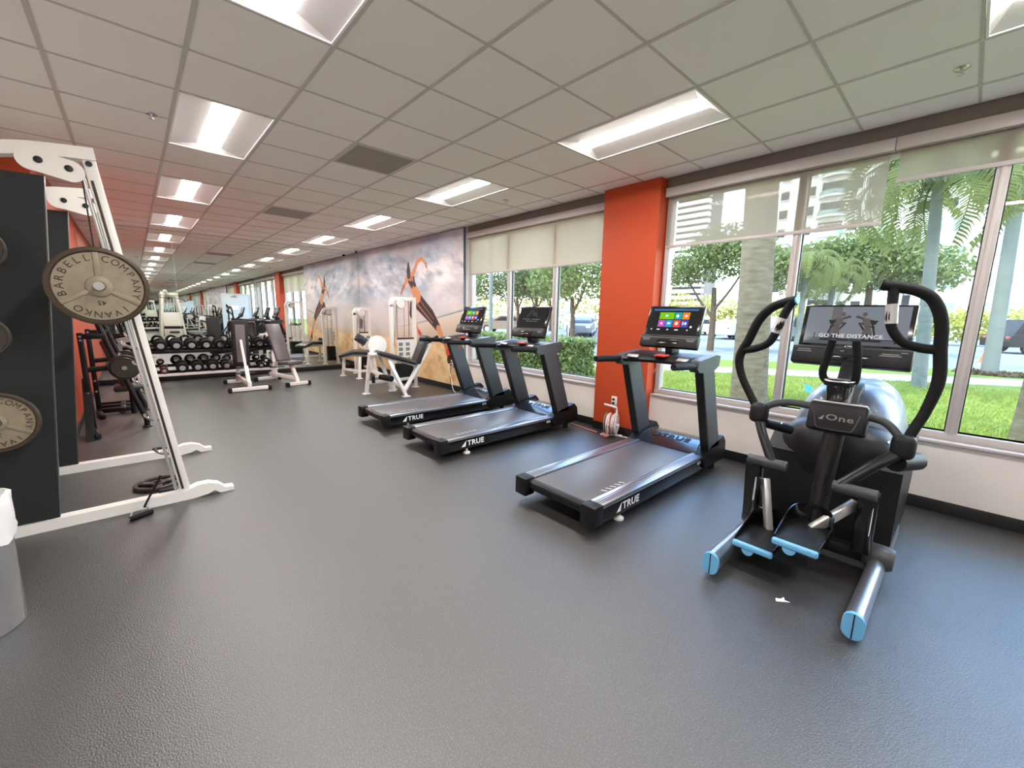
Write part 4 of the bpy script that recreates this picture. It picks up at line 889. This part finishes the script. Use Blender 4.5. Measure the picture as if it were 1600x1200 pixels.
yy = np.linspace(YF-.003, 6.0, NU); zz = np.linspace(.10, 2.852, NV); YY, ZZ = np.meshgrid(yy, zz, indexing='ij')
def mixc(a, b, t): return a*(1-t[..., None])+b*t[..., None]
C3 = lambda *c: np.array(c, float)
n1 = fbm((YY+ZZ*.8)*1.1+5, (ZZ-YY*.3)*3.2+9, 3); n2 = fbm(YY*3.2+ZZ*2.5, ZZ*9-YY*3, 11); n3 = fbm(YY*.7, ZZ*1.3, 21)
col = mixc(C3(178, 184, 196), C3(220, 206, 202), np.clip((n1-.35)*2.4, 0, 1)); col = mixc(col, C3(142, 156, 172), np.clip((n3-.45)*2.0, 0, .8)*np.clip((ZZ-1.0)/1.0, 0, 1))
str_ = np.clip((n2-.5)*5, 0, 1)*np.clip(1-abs(ZZ-2.15)/.75, 0, 1)*.75; col = mixc(col, C3(232, 226, 226), str_); str2 = np.clip((.42-n2)*5, 0, 1)*np.clip(1-abs(ZZ-2.3)/.7, 0, 1)*.55; col = mixc(col, C3(112, 112, 130), str2)
col = mixc(col, C3(222, 206, 198), np.clip(1-abs(ZZ-1.35)/.35, 0, 1)*.55)
hz = np.interp(-YY, [-10.5, -8.86, -7.4, -6.0], [1.0, 1.06, 1.24, 1.48])            # shore line
edge = np.clip((hz-ZZ)/.02, 0, 1); wet = mixc(C3(214, 200, 186), C3(196, 178, 158), np.clip((hz-ZZ)/.35, 0, 1)); col = mixc(col, wet, edge)
line = np.exp(-((hz-ZZ-.005)/.012)**2)*np.interp(-YY, [-9, -6.5], [0, .75]); col = mixc(col, C3(70, 110, 118), line)
sh = np.interp(-YY, [-10.5, -8.6, -7.2, -6.0], [.86, .88, .82, 1.02])+.04*(n1-.5); sn = fbm(YY*6, ZZ*9, 31); sand = mixc(C3(234, 204, 156), C3(212, 170, 116), np.clip((sn-.4)*2.5, 0, 1)); col = mixc(col, sand, np.clip((sh-ZZ)/.05, 0, 1))
gr = np.clip((fbm(YY*9+3, ZZ*14, 41)-.56)*9, 0, 1)*np.clip(1-abs(ZZ-.62)/.2, 0, 1)*np.clip(fbm(YY*1.3, ZZ*.8, 51)*2.6-.95, 0, 1); col = mixc(col, C3(126, 96, 58), gr)
def cap(p0, r0, p1, r1, c, soft=.008):
    global col
    a = np.array(p0); b = np.array(p1); ab = b-a; t = np.clip(((YY-a[0])*ab[0]+(ZZ-a[1])*ab[1])/(ab@ab), 0, 1)
    d = np.hypot(YY-(a[0]+ab[0]*t), ZZ-(a[1]+ab[1]*t))-(r0+(r1-r0)*t); col = mixc(col, C3(*c), np.clip(.5-d/soft, 0, 1))
SK, SKD, DK, HR = (206, 138, 98), (172, 104, 70), (58, 46, 46), (62, 46, 42)
cap((10.42, 1.16), .09, (10.42, 1.05), .06, (96, 88, 84), .05)
cap((7.78, 1.55), .13, (7.83, 1.40), .10, DK); cap((7.83, 1.42), .10, (7.77, 1.30), .075, DK); cap((7.77, 1.29), .06, (7.56, 1.04), .035, SK); cap((7.55, 1.03), .05, (7.49, .98), .05, (196, 70, 66))
cap((7.60, 1.66), .17, (7.10, 1.36), .135, DK); cap((7.10, 1.36), .135, (6.83, 1.14), .085, DK); cap((6.82, 1.12), .075, (6.62, .88), .055, SK); cap((6.62, .88), .055, (6.50, .70), .04, SKD); cap((6.50, .70), .07, (6.42, .60), .06, (214, 66, 60)); cap((6.44, .56), .09, (6.30, .48), .05, (58, 44, 42))
cap((7.62, 1.60), .012, (7.02, 1.22), .008, (206, 128, 104)); cap((7.55, 1.70), .008, (6.98, 1.30), .006, (190, 120, 100))
cap((7.86, 2.10), .13, (7.70, 1.86), .115, SK); cap((7.70, 1.86), .115, (7.60, 1.74), .14, SK); cap((7.84, 2.12), .03, (7.74, 1.98), .03, SKD)
cap((7.96, 2.08), .03, (7.80, 1.93), .028, DK); cap((7.74, 2.16), .03, (7.70, 2.0), .03, DK); cap((7.84, 2.02), .04, (7.68, 1.97), .045, DK)
cap((7.97, 2.12), .06, (8.15, 1.96), .042, SK); cap((8.15, 1.96), .042, (8.27, 1.82), .03, SKD)
cap((7.74, 2.20), .06, (7.56, 2.42), .045, SK); cap((7.56, 2.42), .045, (7.40, 2.46), .04, SK); cap((7.40, 2.46), .038, (7.25, 2.36), .028, SK); cap((7.25, 2.36), .03, (7.22, 2.28), .022, SKD)
cap((7.93, 2.40), .035, (7.94, 2.26), .075, HR); cap((7.94, 2.26), .075, (7.93, 2.16), .065, HR)
vcol = np.clip(col, 0, 255)/255.0; lincol = np.where(vcol <= .04045, vcol/12.92, ((vcol+.055)/1.055)**2.4)
me = bpy.data.meshes.new('printed_face'); P_ = np.stack([np.full(YY.shape, 4.3005-4.32), YY-8.2, ZZ], -1).reshape(-1, 3)
idx = np.arange(NU*NV).reshape(NU, NV); Fq = np.stack([idx[:-1, :-1], idx[:-1, 1:], idx[1:, 1:], idx[1:, :-1]], -1).reshape(-1, 4)
me.from_pydata(P_.tolist(), [], Fq.tolist()); ca = me.color_attributes.new('print', 'FLOAT_COLOR', 'POINT'); ca.data.foreach_set('color', np.concatenate([lincol.reshape(-1, 3), np.ones((NU*NV, 1))], 1).ravel().astype('f'))
me.materials.append(mat_attr('mural_print', .55)); link('printed_face', me, MU)
# ================================================================ outlets, cable reel, cords, scraps
def outlet(c, lab, plugs):
    t = thing('wall_outlet', lab, 'outlet', c, 0, 'wall outlets'); x, y, z = c
    B().box((x-.003, y, z), (.006, .075, .118), .002).build('cover_plate', 'white_plastic', t)
    for dz in (.024, -.024):
        B().box((x-.0075, y, z+dz), (.004, .034, .03), .0015).build('socket', 'white_plastic', t)
        if plugs: B().box((x-.022, y, z+dz), (.03, .028, .026), .008).build('plug', 'dark_ink', t)
outlet((4.25, 2.795, .395), 'white double outlet low on the orange column with two black plugs', True)
outlet((4.30, 6.36, .50), 'white double outlet at the foot of the beach mural', True)
RE = thing('cord_reel', 'white cable reel wound with pink and white extension cord by the column', 'cord reel', (4.10, 2.72, 0))
ax = Vector((.35, -.94, 0)).normalized(); C = Vector((4.10, 2.72, .155))
for s in (-1, 1):
    B().lathe([(.012, 0), (.12, 0), (.125, .004*s), (.12, .008*s), (.012, .008*s)], C+ax*(.06*s), ax, 32).build('flange', 'white_plastic' if s > 0 else 'vent_grey', RE)
B().lathe([(0, -.06), (.06, -.06), (.06, .06), (0, .06)], C, ax, 20).build('drum', 'vent_grey', RE)
u_ = Vector((0, 0, 1)); w_ = ax.cross(u_)
for k in range(11):
    o = C+ax*(-.05+.01*k); rr = .098+.012*((k*7) % 3); B().tube([o+(u_*math.cos(q)+w_*math.sin(q))*rr+ax*.006*math.sin(q+k) for q in [2*PI*j/20 for j in range(20)]], .0055, 6, closed=True).build('cord_turn', 'pink_cord' if k % 2 else 'white_plastic', RE)
b = B(); b.tube([C+Vector((.05, -.03, 0)), C+Vector((.05, -.03, .17)), C+Vector((.02, -.01, .20)), C+Vector((-.02, .10, .22))], .012, 8, smooth=4); b.build('carry_handle', 'white_plastic', RE)
b = B(); b.tube([C+Vector((-.07, .10, -.145)), C+Vector((.09, -.1, -.145))], .01, 8); b.tube([C+Vector((.0, 0, 0))+ax*.09, C+Vector((-.0, 0, -.145))+ax*.06], .01, 8); b.tube([C+Vector((.0, 0, 0))+ax*.07, C+Vector((-.06, -.04, 0))+ax*.07], .009, 8); b.build('stand', 'white_plastic', RE)
B().box(C+Vector((-.09, .02, -.13)), (.1, .05, .035), .01, (0, 0, .9)).build('power_block', 'pink_cord', RE)
b = B(); b.tube([C+w_*.12, C+w_*.17+u_*.02, C+w_*.16-u_*.08, C+w_*.1-u_*.13], .006, 6, smooth=4); b.build('loose_loop', 'white_plastic', RE)
def cord(nm, pts, r, m, lab): tag(B().tube(pts, r, 7, smooth=6).build(nm, m), lab, 'cord', 'power cords')
cord('power_cord', [(4.225, 2.795, .37), (4.20, 2.79, .30), (4.20, 2.77, .28), (4.19, 2.75, .29)], .005, 'dark_ink', 'short black power cord hanging from the column outlet to the reel')
cord('power_cord', [(4.07, 2.90, .012), (4.10, 3.05, .008), (4.13, 3.25, .008), (4.15, 3.40, .008), (4.16, 3.6, .008)], .006, 'pink_cord', 'pink extension cord running along the floor to the middle treadmill')
cord('power_cord', [(4.14, 2.63, .012), (4.17, 2.5, .008), (4.18, 2.3, .008), (4.15, 2.0, .008)], .006, 'white_plastic', 'white cord running along the floor to the near treadmill')
cord('power_cord', [(4.28, 6.36, .47), (4.25, 6.34, .40), (4.22, 6.30, .22), (4.18, 6.20, .03), (4.14, 5.9, .008), (4.13, 5.4, .008)], .006, 'dark_ink', 'black cord dropping from the mural outlet to the far treadmill')
cord('power_cord', [(4.28, 6.37, .51), (4.22, 6.36, .45), (4.18, 6.22, .25), (4.10, 6.02, .06), (4.05, 5.7, .008), (4.06, 5.4, .008)], .005, 'white_plastic', 'white cord dropping from the mural outlet to the far treadmill')
t = tag(B().prism([(-.03, 0), (-.01, .018), (.006, .01), (.03, .016), (.012, -.002), (.02, -.016), (-.004, -.008)], lambda u, v, w: (2.30+u+.3*v, .455+v*1.2-u*.6, .002+w+.01*abs(u)*10*.1), 0, .003).build('paper_scrap', 'paper'), 'white torn paper scrap on the floor beneath the pedals', 'paper scrap')
# ================================================================ OUTSIDE
G0 = -.09
m_('grass', rgb(76, 88, 28), .9, spec=.1, c2=rgb(108, 122, 50), vs=9, detail=8, bump=.8, bs=60)
m_('asphalt', rgb(100, 104, 110), .9, spec=.15, c2=rgb(118, 122, 127), vs=.7, detail=6)
m_('concrete', rgb(150, 149, 145), .85, spec=.1, var=.05, vs=3)
m_('bark_grey', rgb(50, 44, 34), .9, spec=.1, c2=rgb(122, 112, 92), vs=5, detail=7, bump=1.0, bs=18, stretch=(1, 1, 3.5))
m_('bark_dark', rgb(64, 54, 44), .9, spec=.1, c2=rgb(90, 78, 64), vs=8, detail=5)
m_('palm_bark', rgb(80, 86, 82), .85, spec=.1, c2=rgb(108, 112, 107), vs=5, stretch=(.6, .6, 5))
def leafmat(nm, a, b_): 
    m = m_(nm, rgb(*a), .6, spec=.25, c2=rgb(*b_), vs=1.3, detail=4)
    n = m.node_tree; p = n.nodes['Principled BSDF']; o = [q for q in n.nodes if q.type == 'OUTPUT_MATERIAL'][0]
    t = n.nodes.new('ShaderNodeBsdfTranslucent'); x = n.nodes.new('ShaderNodeMixShader'); x.inputs[0].default_value = .35
    src = p.inputs['Base Color'].links[0].from_socket; n.links.new(src, t.inputs[0]); n.links.new(p.outputs[0], x.inputs[1]); n.links.new(t.outputs[0], x.inputs[2]); n.links.new(x.outputs[0], o.inputs[0])
leafmat('leaf_mid', (74, 90, 50), (124, 134, 80)); leafmat('leaf_dark', (60, 74, 46), (100, 112, 70)); leafmat('leaf_yellow', (146, 148, 62), (182, 176, 100)); leafmat('leaf_palm', (78, 86, 42), (122, 128, 74)); leafmat('leaf_hedge', (70, 88, 48), (140, 152, 92))
m_('tower_white', rgb(212, 210, 205), .8, spec=.1, var=.02); m_('tower_window', rgb(36, 40, 44), .4, spec=.15, var=.15, vs=.5); m_('tower_glass', rgb(120, 146, 146), .2, var=.05)
m_('car_white', rgb(170, 172, 176), .35, spec=.3); m_('car_dark', rgb(18, 19, 21), .4, spec=.25); m_('car_silver', rgb(92, 96, 102), .35, spec=.3); m_('car_tan', rgb(140, 116, 92), .35, spec=.3); m_('tyre', rgb(34, 34, 34), .8); m_('cone_orange', rgb(236, 92, 48), .5); m_('flag_blue', rgb(50, 140, 225), .6)
def ground(nm, pts, z, m, lab):
    b = B(); b.bm.faces.new([b.bm.verts.new((x, y, z)) for x, y in pts]); struct(nm, b, m, lab, smooth=0)
st = lambda s, y: (s-.67*y, y)
ground('street', [(4.56, -70), (160, -70), (160, 140), (4.56, 140)], G0-.035, 'asphalt', 'pale asphalt street outside')
def strip(s0, s1, y0, y1): return [st(s0, y0), st(s1, y0), st(s1, y1), st(s0, y1)]
ground('lawn', [(4.56, -60), st(15.1, -60), (4.56, (15.1-4.56)/.67)], G0, 'grass', 'bright green lawn outside the window')
ground('verge', strip(17, 20, -60, 14), G0+.0, 'grass', 'strip of grass between pavement and street')
ground('pavement', strip(15.1, 17, -60, 14), G0+.005, 'concrete', 'pale pavement crossing the lawn')
rng = np.random.RandomState(5)
def leaves(name, blobs, n, size, m, parent, aspect=.5, droop=.0):
    """many small leaf quads scattered through ellipsoids; blobs = (centre, radii)"""
    vol = np.array([r[0]*r[1]*r[2] for _, r in blobs])**.67; k = rng.choice(len(blobs), n, p=vol/vol.sum())
    c = np.array([b[0] for b in blobs])[k]; r = np.array([b[1] for b in blobs])[k]
    d = rng.normal(size=(n, 3)); d /= np.linalg.norm(d, axis=1)[:, None]; p = c+d*r*(rng.rand(n)**.45)[:, None]
    a = rng.normal(size=(n, 3)); a[:, 2] -= droop; a /= np.linalg.norm(a, axis=1)[:, None]; q = rng.normal(size=(n, 3)); q -= (q*a).sum(1)[:, None]*a; q /= np.linalg.norm(q, axis=1)[:, None]
    s = size*(.6+.8*rng.rand(n))[:, None]; v = np.stack([p-a*s, p+q*s*aspect, p+a*s, p-q*s*aspect], 1).reshape(-1, 3)-np.array(org(parent))
    me = bpy.data.meshes.new(name); me.from_pydata(v.tolist(), [], np.arange(4*n).reshape(n, 4).tolist()); me.materials.append(MT[m]); o = link(name, me, parent); o['kind'] = 'stuff'; return o
def tree(nm, base, h, tr, blobs, n, size, m, lab, grp='trees outside', bark='bark_dark', branches=()):
    t = thing(nm, lab, 'tree', base, 0, grp); b = Vector(base)
    B().tube([b, b+Vector((.05, .02, h*.5)), b+Vector((-.05, .05, h))], [tr, tr*.8, tr*.6], 10, smooth=3).build('trunk', bark, t)
    for a, c in branches: B().tube([b+Vector(a), b+(Vector(a)+Vector(c))/2+Vector((0, 0, -.15)), b+Vector(c)], [tr*.5, tr*.35, tr*.2], 8, smooth=4).build('branch', bark, t)
    leaves('foliage', [((b+Vector(c)), r) for c, r in blobs], n, size, m, t); return t
def _frond(L, droop, n=44, wide=.5):
    b = B(); pts = [Vector((L*k/n*math.cos(droop*k/n*.9), 0, L*.42*math.sin(PI*.75*k/n)-droop*L*.62*(k/n)**2)) for k in range(n+1)]
    b.tube(pts[::4], [.03*(1-.8*k/(len(pts[::4])-1)) for k in range(len(pts[::4]))], 5)
    for k in range(4, n):
        w = wide*L*.40*math.sin(PI*(k/n)**.7*.95+.12)+.06
        for s in (-1, 1):
            q = .8+.4*random.random(); p = pts[k]; m1 = p+Vector((.05*L, s*w*.55*q, -w*.12)); e = p+Vector((.09*L, s*w*q*.9, -w*(.55+.4*random.random()))); d = (pts[min(k+1, n)]-p)*.7
            b.quad(p, p+d, m1+d*.9, m1); b.quad(m1, m1+d*.9, e+d*.1, e)
    return b
fronds = {}
def palm(nm, base, h, tr, L, m, lab, nf=15, lean=(0, 0), bark='palm_bark', droop=.75, size_l=None):
    t = thing(nm, lab, 'palm tree', base, 0, 'palms outside'); b = Vector(base); top = b+Vector((lean[0], lean[1], h))
    B().tube([b, b.lerp(top, .15), b.lerp(top, .5), b.lerp(top, .9), top], [tr*1.15, tr, tr*.92, tr*.8, tr*.6], 16, smooth=3).build('trunk', bark, t)
    key = (L, droop, m)
    if key not in fronds: fronds[key] = _frond(L, droop).mesh('frond', 0); fronds[key].materials.append(MT[m])
    for k in range(nf):
        o = link('frond', fronds[key], t, top-b); el = (-.85+1.45*((k*5) % nf)/nf); o.rotation_euler = Euler((random.uniform(-.2, .2), -el, 2*PI*k/nf*1.0+random.uniform(-.15, .15)))
    return t
# near grey palm trunk on the lawn, with its crown far above the window
palm('royal_palm', (8.28, 2.58, G0), 9.6, .27, 3.2, 'leaf_palm', 'thick grey palm trunk close to the wide window', 14, lean=(.05, .43), bark='bark_grey')
palm('lawn_palm', (13.4, .62, G0), 4.7, .125, 2.3, 'leaf_palm', 'leafy palm with a slim grey trunk behind the elliptical display', 28, lean=(.0, .28), droop=.95)
palm('lawn_palm', (18.8, -.57, G0), 6.3, .17, 2.6, 'leaf_palm', 'palm standing by the street at the right edge of the window', 26, lean=(0, .2), droop=.95)
palm('lawn_palm', (8.35, -.80, G0), 9.2, .24, 2.8, 'leaf_palm', 'rough palm trunk close to the window at the right edge', 14, bark='bark_grey')
for k, (x, y, h) in enumerate(((21, 4.9, 3.6), (23, 5.9, 4.2), (24, 4.5, 3.5))):
    palm('small_palm', (x, y, G0), h, .12, 1.9, 'leaf_palm', 'small drooping palm across the lawn, %s of three' % ('nearest', 'tallest', 'furthest')[k], 18, droop=1.15)
tree('shade_tree', (20, 8.1, G0), 2.9, .16, [((0, .5, 4.1), (1.4, 1.7, 1.0)), ((0, 1.6, 3.7), (1.1, 1.1, .8)), ((0, -1.0, 4.3), (1.5, 1.5, 1.0)), ((0, -.2, 4.9), (1.4, 1.7, .8)), ((.3, -2.2, 3.6), (1.2, 1.2, .9))], 9000, .085, 'leaf_mid', 'spreading shade tree seen beside the thick palm trunk', branches=(((0, 0, 1.5), (0, 1.5, 3.6)), ((0, 0, 1.9), (0, -1.3, 4))))
tree('shade_tree', (26, 3.4, G0), 3.2, .2, [((0, .5, 4.1), (2, 2.4, 1.3)), ((0, -1.6, 3.8), (1.8, 1.8, 1.1)), ((0, 2.6, 4.5), (1.6, 1.6, 1.0)), ((0, .2, 5.0), (1.6, 2.2, .8))], 10000, .11, 'leaf_mid', 'broad green tree above the elliptical display')
wA = ((16.5, 13.6, 2.4, 'leaf_mid'), (19, 18.6, 2.6, 'leaf_dark'), (21, 22.5, 2.7, 'leaf_dark'), (20, 27, 2.6, 'leaf_mid'), (30, 27.5, 3, 'leaf_mid'), (26, 16, 3, 'leaf_mid'))
for k, (x, y, h, m) in enumerate(wA):
    tree('street_tree', (x, y, G0), h, .15, [((0, 0, h+1.4), (2.2, 2.4, 1.6)), ((.4, 1.8, h+1.0), (1.5, 1.6, 1.2)), ((-.3, -1.7, h+1.1), (1.5, 1.6, 1.2)), ((0, 0, h+3.0), (2, 2.2, 1.4))], 7000, .10, m,
         'street tree beyond the far treadmills, %s' % ('nearest the column', 'behind the middle pane', 'dark, behind the left mullion', 'furthest left', 'far back in the car park', 'behind the orange column')[k], branches=(((0, 0, h*.7), (.2, 1.2, h+1)), ((0, 0, h*.7), (-.2, -1.1, h+1))))
def bushrow(s, y0, y1, zt, dep, n, lab):
    a = Vector((*st(s, y0), G0)); b = Vector((*st(s, y1), G0)); t = thing('bush_row', lab, 'bushes', (a+b)/2, 0, 'bushes across the street'); N = max(3, int((b-a).length/2.2)); bl = []
    for k in range(N): p = a.lerp(b, (k+.5)/N); bl.append(((p.x, p.y, zt*.5), (dep, 1.7, zt*.55*(.8+.4*rng.rand()))))
    leaves('foliage', bl, n, .17, 'leaf_yellow', t); B().tube([a, a+Vector((0, 0, zt*.5))], .08, 6).build('stem', 'bark_dark', t)
bushrow(42, -5, 9, 2.6, .9, 5200, 'sunlit yellow-green bushes across the street behind the elliptical'); bushrow(52, 10.5, 24, 3.6, 1.2, 6000, 'sunlit yellow-green bushes across the street behind the near treadmill'); bushrow(58, 26, 52, 4.6, 1.4, 9000, 'sunlit yellow-green bushes far behind the middle treadmills')
# grass blades on the near lawn
n = 60000; p = np.stack([5.0+9.5*rng.rand(n)**1.2, -3+10*rng.rand(n), np.full(n, G0)], 1); p = p[(p[:, 0]+.67*p[:, 1] < 15.0) & (p[:, 0] > 4.7)]; n = len(p)
a = 2*PI*rng.rand(n); w = .006+.006*rng.rand(n); d = np.stack([np.cos(a), np.sin(a), 0*a], 1)*w[:, None]; tp = np.stack([.05*rng.normal(size=n), .05*rng.normal(size=n), .04+.05*rng.rand(n)], 1)
v = np.stack([p-d, p+d, p+tp], 1).reshape(-1, 3); me = bpy.data.meshes.new('grass_blades'); me.from_pydata(v.tolist(), [], np.arange(3*n).reshape(n, 3).tolist()); leafmat('blade_green', (98, 116, 40), (152, 160, 74)); me.materials.append(MT['blade_green'])
tag(link('grass_blades', me), 'short grass blades covering the near lawn outside', 'grass', kind='stuff')
# clipped hedge beside the building
t = thing('hedge', 'clipped leafy hedge outside behind the middle treadmill', 'hedge', (8.0, 9.2, G0))
n = 15000; p = np.stack([7.5+rng.rand(n)*1.0, 6.25+rng.rand(n)*6.2, G0+.02+rng.rand(n)*.92], 1); f = rng.randint(0, 4, n); sd = rng.rand(n)*.09
p[f == 0, 0] = 7.5+sd[f == 0]; p[f == 1, 2] = .83-sd[f == 1]; p[f == 2, 1] = np.where(rng.rand((f == 2).sum()) < .5, 6.25+sd[f == 2], p[f == 2, 1])
p += rng.normal(size=p.shape)*.03; a = rng.normal(size=(n, 3)); a /= np.linalg.norm(a, axis=1)[:, None]; q = np.cross(a, rng.normal(size=(n, 3))); q /= np.linalg.norm(q, axis=1)[:, None]; s = .05*(.6+.8*rng.rand(n))[:, None]
v = np.stack([p-a*s, p+q*s*.6, p+a*s, p-q*s*.6], 1).reshape(-1, 3)-np.array((8.0, 9.2, G0)); me = bpy.data.meshes.new('foliage'); me.from_pydata(v.tolist(), [], np.arange(4*n).reshape(n, 4).tolist()); me.materials.append(MT['leaf_hedge']); o = link('foliage', me, t); o['kind'] = 'stuff'
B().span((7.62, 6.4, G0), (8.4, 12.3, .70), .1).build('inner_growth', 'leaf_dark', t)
# cars
def car(loc, rz, paint, lab, suv=False, nm='car'):
    t = local(nm, lab, 'car', loc, rz, 'parked cars outside'); Hh = 1.75 if suv else 1.45; L = 4.7; w = .92
    body = [(-2.3, .35), (-2.33, .75), (-2.25, .95), (-1.2, 1.02), (1.35, 1.0), (2.2, .85), (2.33, .6), (2.28, .32)]
    B().prism(body, lambda u, v, q: (u, q, v), -w, w).build('body', paint, t, 40)
    rf = [(-2.15, .95), (-1.75, Hh), (.35, Hh), (1.25, 1.0)] if suv else [(-1.7, 1.0), (-1.0, Hh), (.3, Hh), (1.2, 1.0)]
    B().prism(rf, lambda u, v, q: (u, q, v), -w*.86, w*.86).build('cabin', paint, t, 40)
    x0 = rf[0][0]+.3; x1 = rf[3][0]-.32
    for s in (-1, 1):
        g = B(); g.prism([(x0+.05, 1.03), (rf[1][0]+.12, Hh-.1), (rf[2][0]-.08, Hh-.1), (x1, 1.03)], lambda u, v, q: (u, q, v), s*w*.86, s*w*.88); g.build('side_window', 'tower_window', t)
        for x in (-1.42, 1.42):
            wh = B().lathe([(0, -.1), (.26, -.1), (.33, -.08), (.33, .08), (.26, .1), (0, .1)], (x, s*.84, .33), (0, 1, 0), 20).build('wheel', 'tyre', t); B().lathe([(0, 0), (.2, 0), (.18, s*.02), (0, s*.02)], (x, s*.94, .33), (0, 1, 0), 14).build('hubcap', 'steel', wh)
    fx = B(); fx.quad((rf[2][0]+.03, -w*.78, Hh-.06), (rf[2][0]+.03, w*.78, Hh-.06), (rf[3][0]+.01, w*.82, 1.04), (rf[3][0]+.01, -w*.82, 1.04)); fx.build('windscreen', 'tower_window', t, 0)
    for s in (-1, 1): B().box((2.26, s*.66, .74), (.12, .3, .12), .03).build('headlight', 'white_plastic', t); B().box((-2.28, s*.7, .8), (.08, .2, .16), .03).build('tail_light', 'red_plastic', t)
    return t
rd = math.atan2(1, -.67)
car((35.2, -2.9, G0-.03), rd+PI, 'car_dark', 'dark sport utility vehicle passing on the street at the right', True, 'parked_suv')
car((34.6, 12.4, G0-.03), rd+PI+.9, 'car_white', 'white car facing the window beside the thick palm trunk')
car((37, 9.2, G0-.03), rd+PI+.9, 'car_silver', 'grey car just right of the thick palm trunk', True, 'parked_suv')
car((40, 17.4, G0-.03), rd+1.57, 'car_white', 'white car far off above the near treadmill display', True, 'parked_suv')
car((23.5, 26.6, G0-.03), rd, 'car_tan', 'tan car behind the furthest treadmill display'); car((29, 22.6, G0-.03), rd+1.57, 'car_white', 'white car in the car park beside the column, nearer one'); car((33, 25.4, G0-.03), rd+1.57, 'car_white', 'white car in the car park beside the column, further one', True, 'parked_suv'); car((26, 20.5, G0-.03), rd+1.57, 'car_silver', 'silver car behind the middle treadmill display')
# street furniture
t = thing('traffic_cone', 'orange traffic cone standing on the street beside the palm', 'cone', (25, -.58, G0-.035)); B().lathe([(0, .03), (.17, .03), (.05, .62), (.03, .64), (0, .64)], (25, -.58, G0-.035), n=16).build('cone_body', 'cone_orange', t); B().box((25, -.58, G0-.02), (.42, .42, .035), .01).build('cone_base', 'cone_orange', t)
t = thing('marker_flag', 'small blue marker flag in the lawn behind the elliptical', 'flag', (8.55, 1.68, G0)); B().tube([(8.55, 1.68, G0), (8.55, 1.68, .30)], .004, 6).build('wire', 'steel', t); B().prism([(0, 0), (.12, .03), (.10, -.1), (.02, -.1)], lambda u, v, w: (8.55+w, 1.68+u, .28+v), 0, .002).build('flag_cloth', 'flag_blue', t)
t = thing('street_sign', 'blue-white street sign on a thin post beside the orange column', 'sign', (14, 11.75, G0)); B().tube([(14, 11.75, G0), (14, 11.75, 2.1)], .03, 8).build('post', 'steel', t); B().box((13.96, 11.82, 1.75), (.02, .3, .55), .004).build('sign_board', 'tower_glass', t)
t = thing('lamp_post', 'tall grey lamp post outside behind the furthest treadmill', 'lamp post', (10.2, 12.45, G0)); B().tube([(10.2, 12.45, G0), (10.2, 12.45, 6)], .075, 10).build('pole', 'palm_bark', t); B().lathe([(0, 0), (.14, 0), (.14, .12), (.08, .16), (0, .16)], (10.2, 12.45, G0), n=14).build('pole_base', 'palm_bark', t)
t = thing('mulch_bed', 'dark mulch ring on the grass at the palm foot', 'mulch', (18.8, -.57, G0)); leaves('mulch', [((18.8, -.57, G0+.03), (.75, .75, .06))], 500, .09, 'bark_dark', t)
# ---------------------------------------------------------------- towers
def slab(root, nm, m, a, b_): return B().span(a, b_).build(nm, m, root)
t = thing('banded_tower', 'slim white apartment tower with stacked balcony bands beside the orange column', 'building', (250, 118, G0)); B().span((250, 110, G0), (270, 128, 124)).build('core', 'tower_window', t)
for k in range(34): slab(t, 'balcony_band', 'tower_white', (248.5, 109, 2+3.6*k), (252, 129, 3.9+3.6*k))
t = thing('balcony_tower', 'white apartment tower with curved balconies seen through the roller shade', 'building', (84, 17, G0)); B().span((80, 10.7, G0), (96, 24.8, 46)).build('facade', 'tower_white', t)
for r_ in range(15):
    z = 3.0+2.9*r_
    for y in (12.0, 13.7, 19.4, 22.9): f = slab(t, 'window', 'tower_window', (79.9, y-.55, z), (80.05, y+.55, z+1.35)); slab(f, 'window_sill', 'tower_white', (79.8, y-.65, z-.1), (80.05, y+.65, z))
    f = slab(t, 'recess', 'tower_window', (79.9, 15.0, z-.2), (80.05, 18.0, z+1.6))
    b = B(); b.lathe([(0, 0), (1.9, 0), (1.9, .28), (0, .28)], (80.5, 16.5, z-.65), n=22, a0=0, a1=2*PI); bl = b.build('balcony', 'tower_white', t)
    b = B(); b.lathe([(1.88, .28), (1.88, .95), (1.83, .95), (1.83, .28)], (80.5, 16.5, z-.65), n=22); b.build('balustrade', 'tower_glass', bl)
t = thing('penthouse_tower', 'white tower with a curved glazed top behind the palm crown', 'building', (78, 2, G0)); B().span((76, -8, G0), (90, 7.2, 38)).build('facade', 'tower_white', t)
for r_ in range(12):
    z = 3.5+2.9*r_
    for y in (-6, -3.6, -1.2, 1.2, 3.6, 6): slab(t, 'window', 'tower_window', (75.9, y-.6, z), (76.05, y+.6, z+1.4))
    slab(t, 'ledge', 'tower_white', (75.2, -8.2, z-.9), (76.1, 7.4, z-.7))
t = thing('pale_block', 'low pale apartment block behind the palms at the right', 'building', (60, -2, G0)); B().span((60, -9, G0), (70, 4.6, 12.6)).build('facade', 'tower_white', t)
for r_ in range(4):
    for y in (-7.5, -5, -2.6, -.3, 2.0, 3.8): slab(t, 'window', 'tower_glass', (59.9, y-.6, 2.2+2.7*r_), (60.05, y+.6, 3.4+2.7*r_))
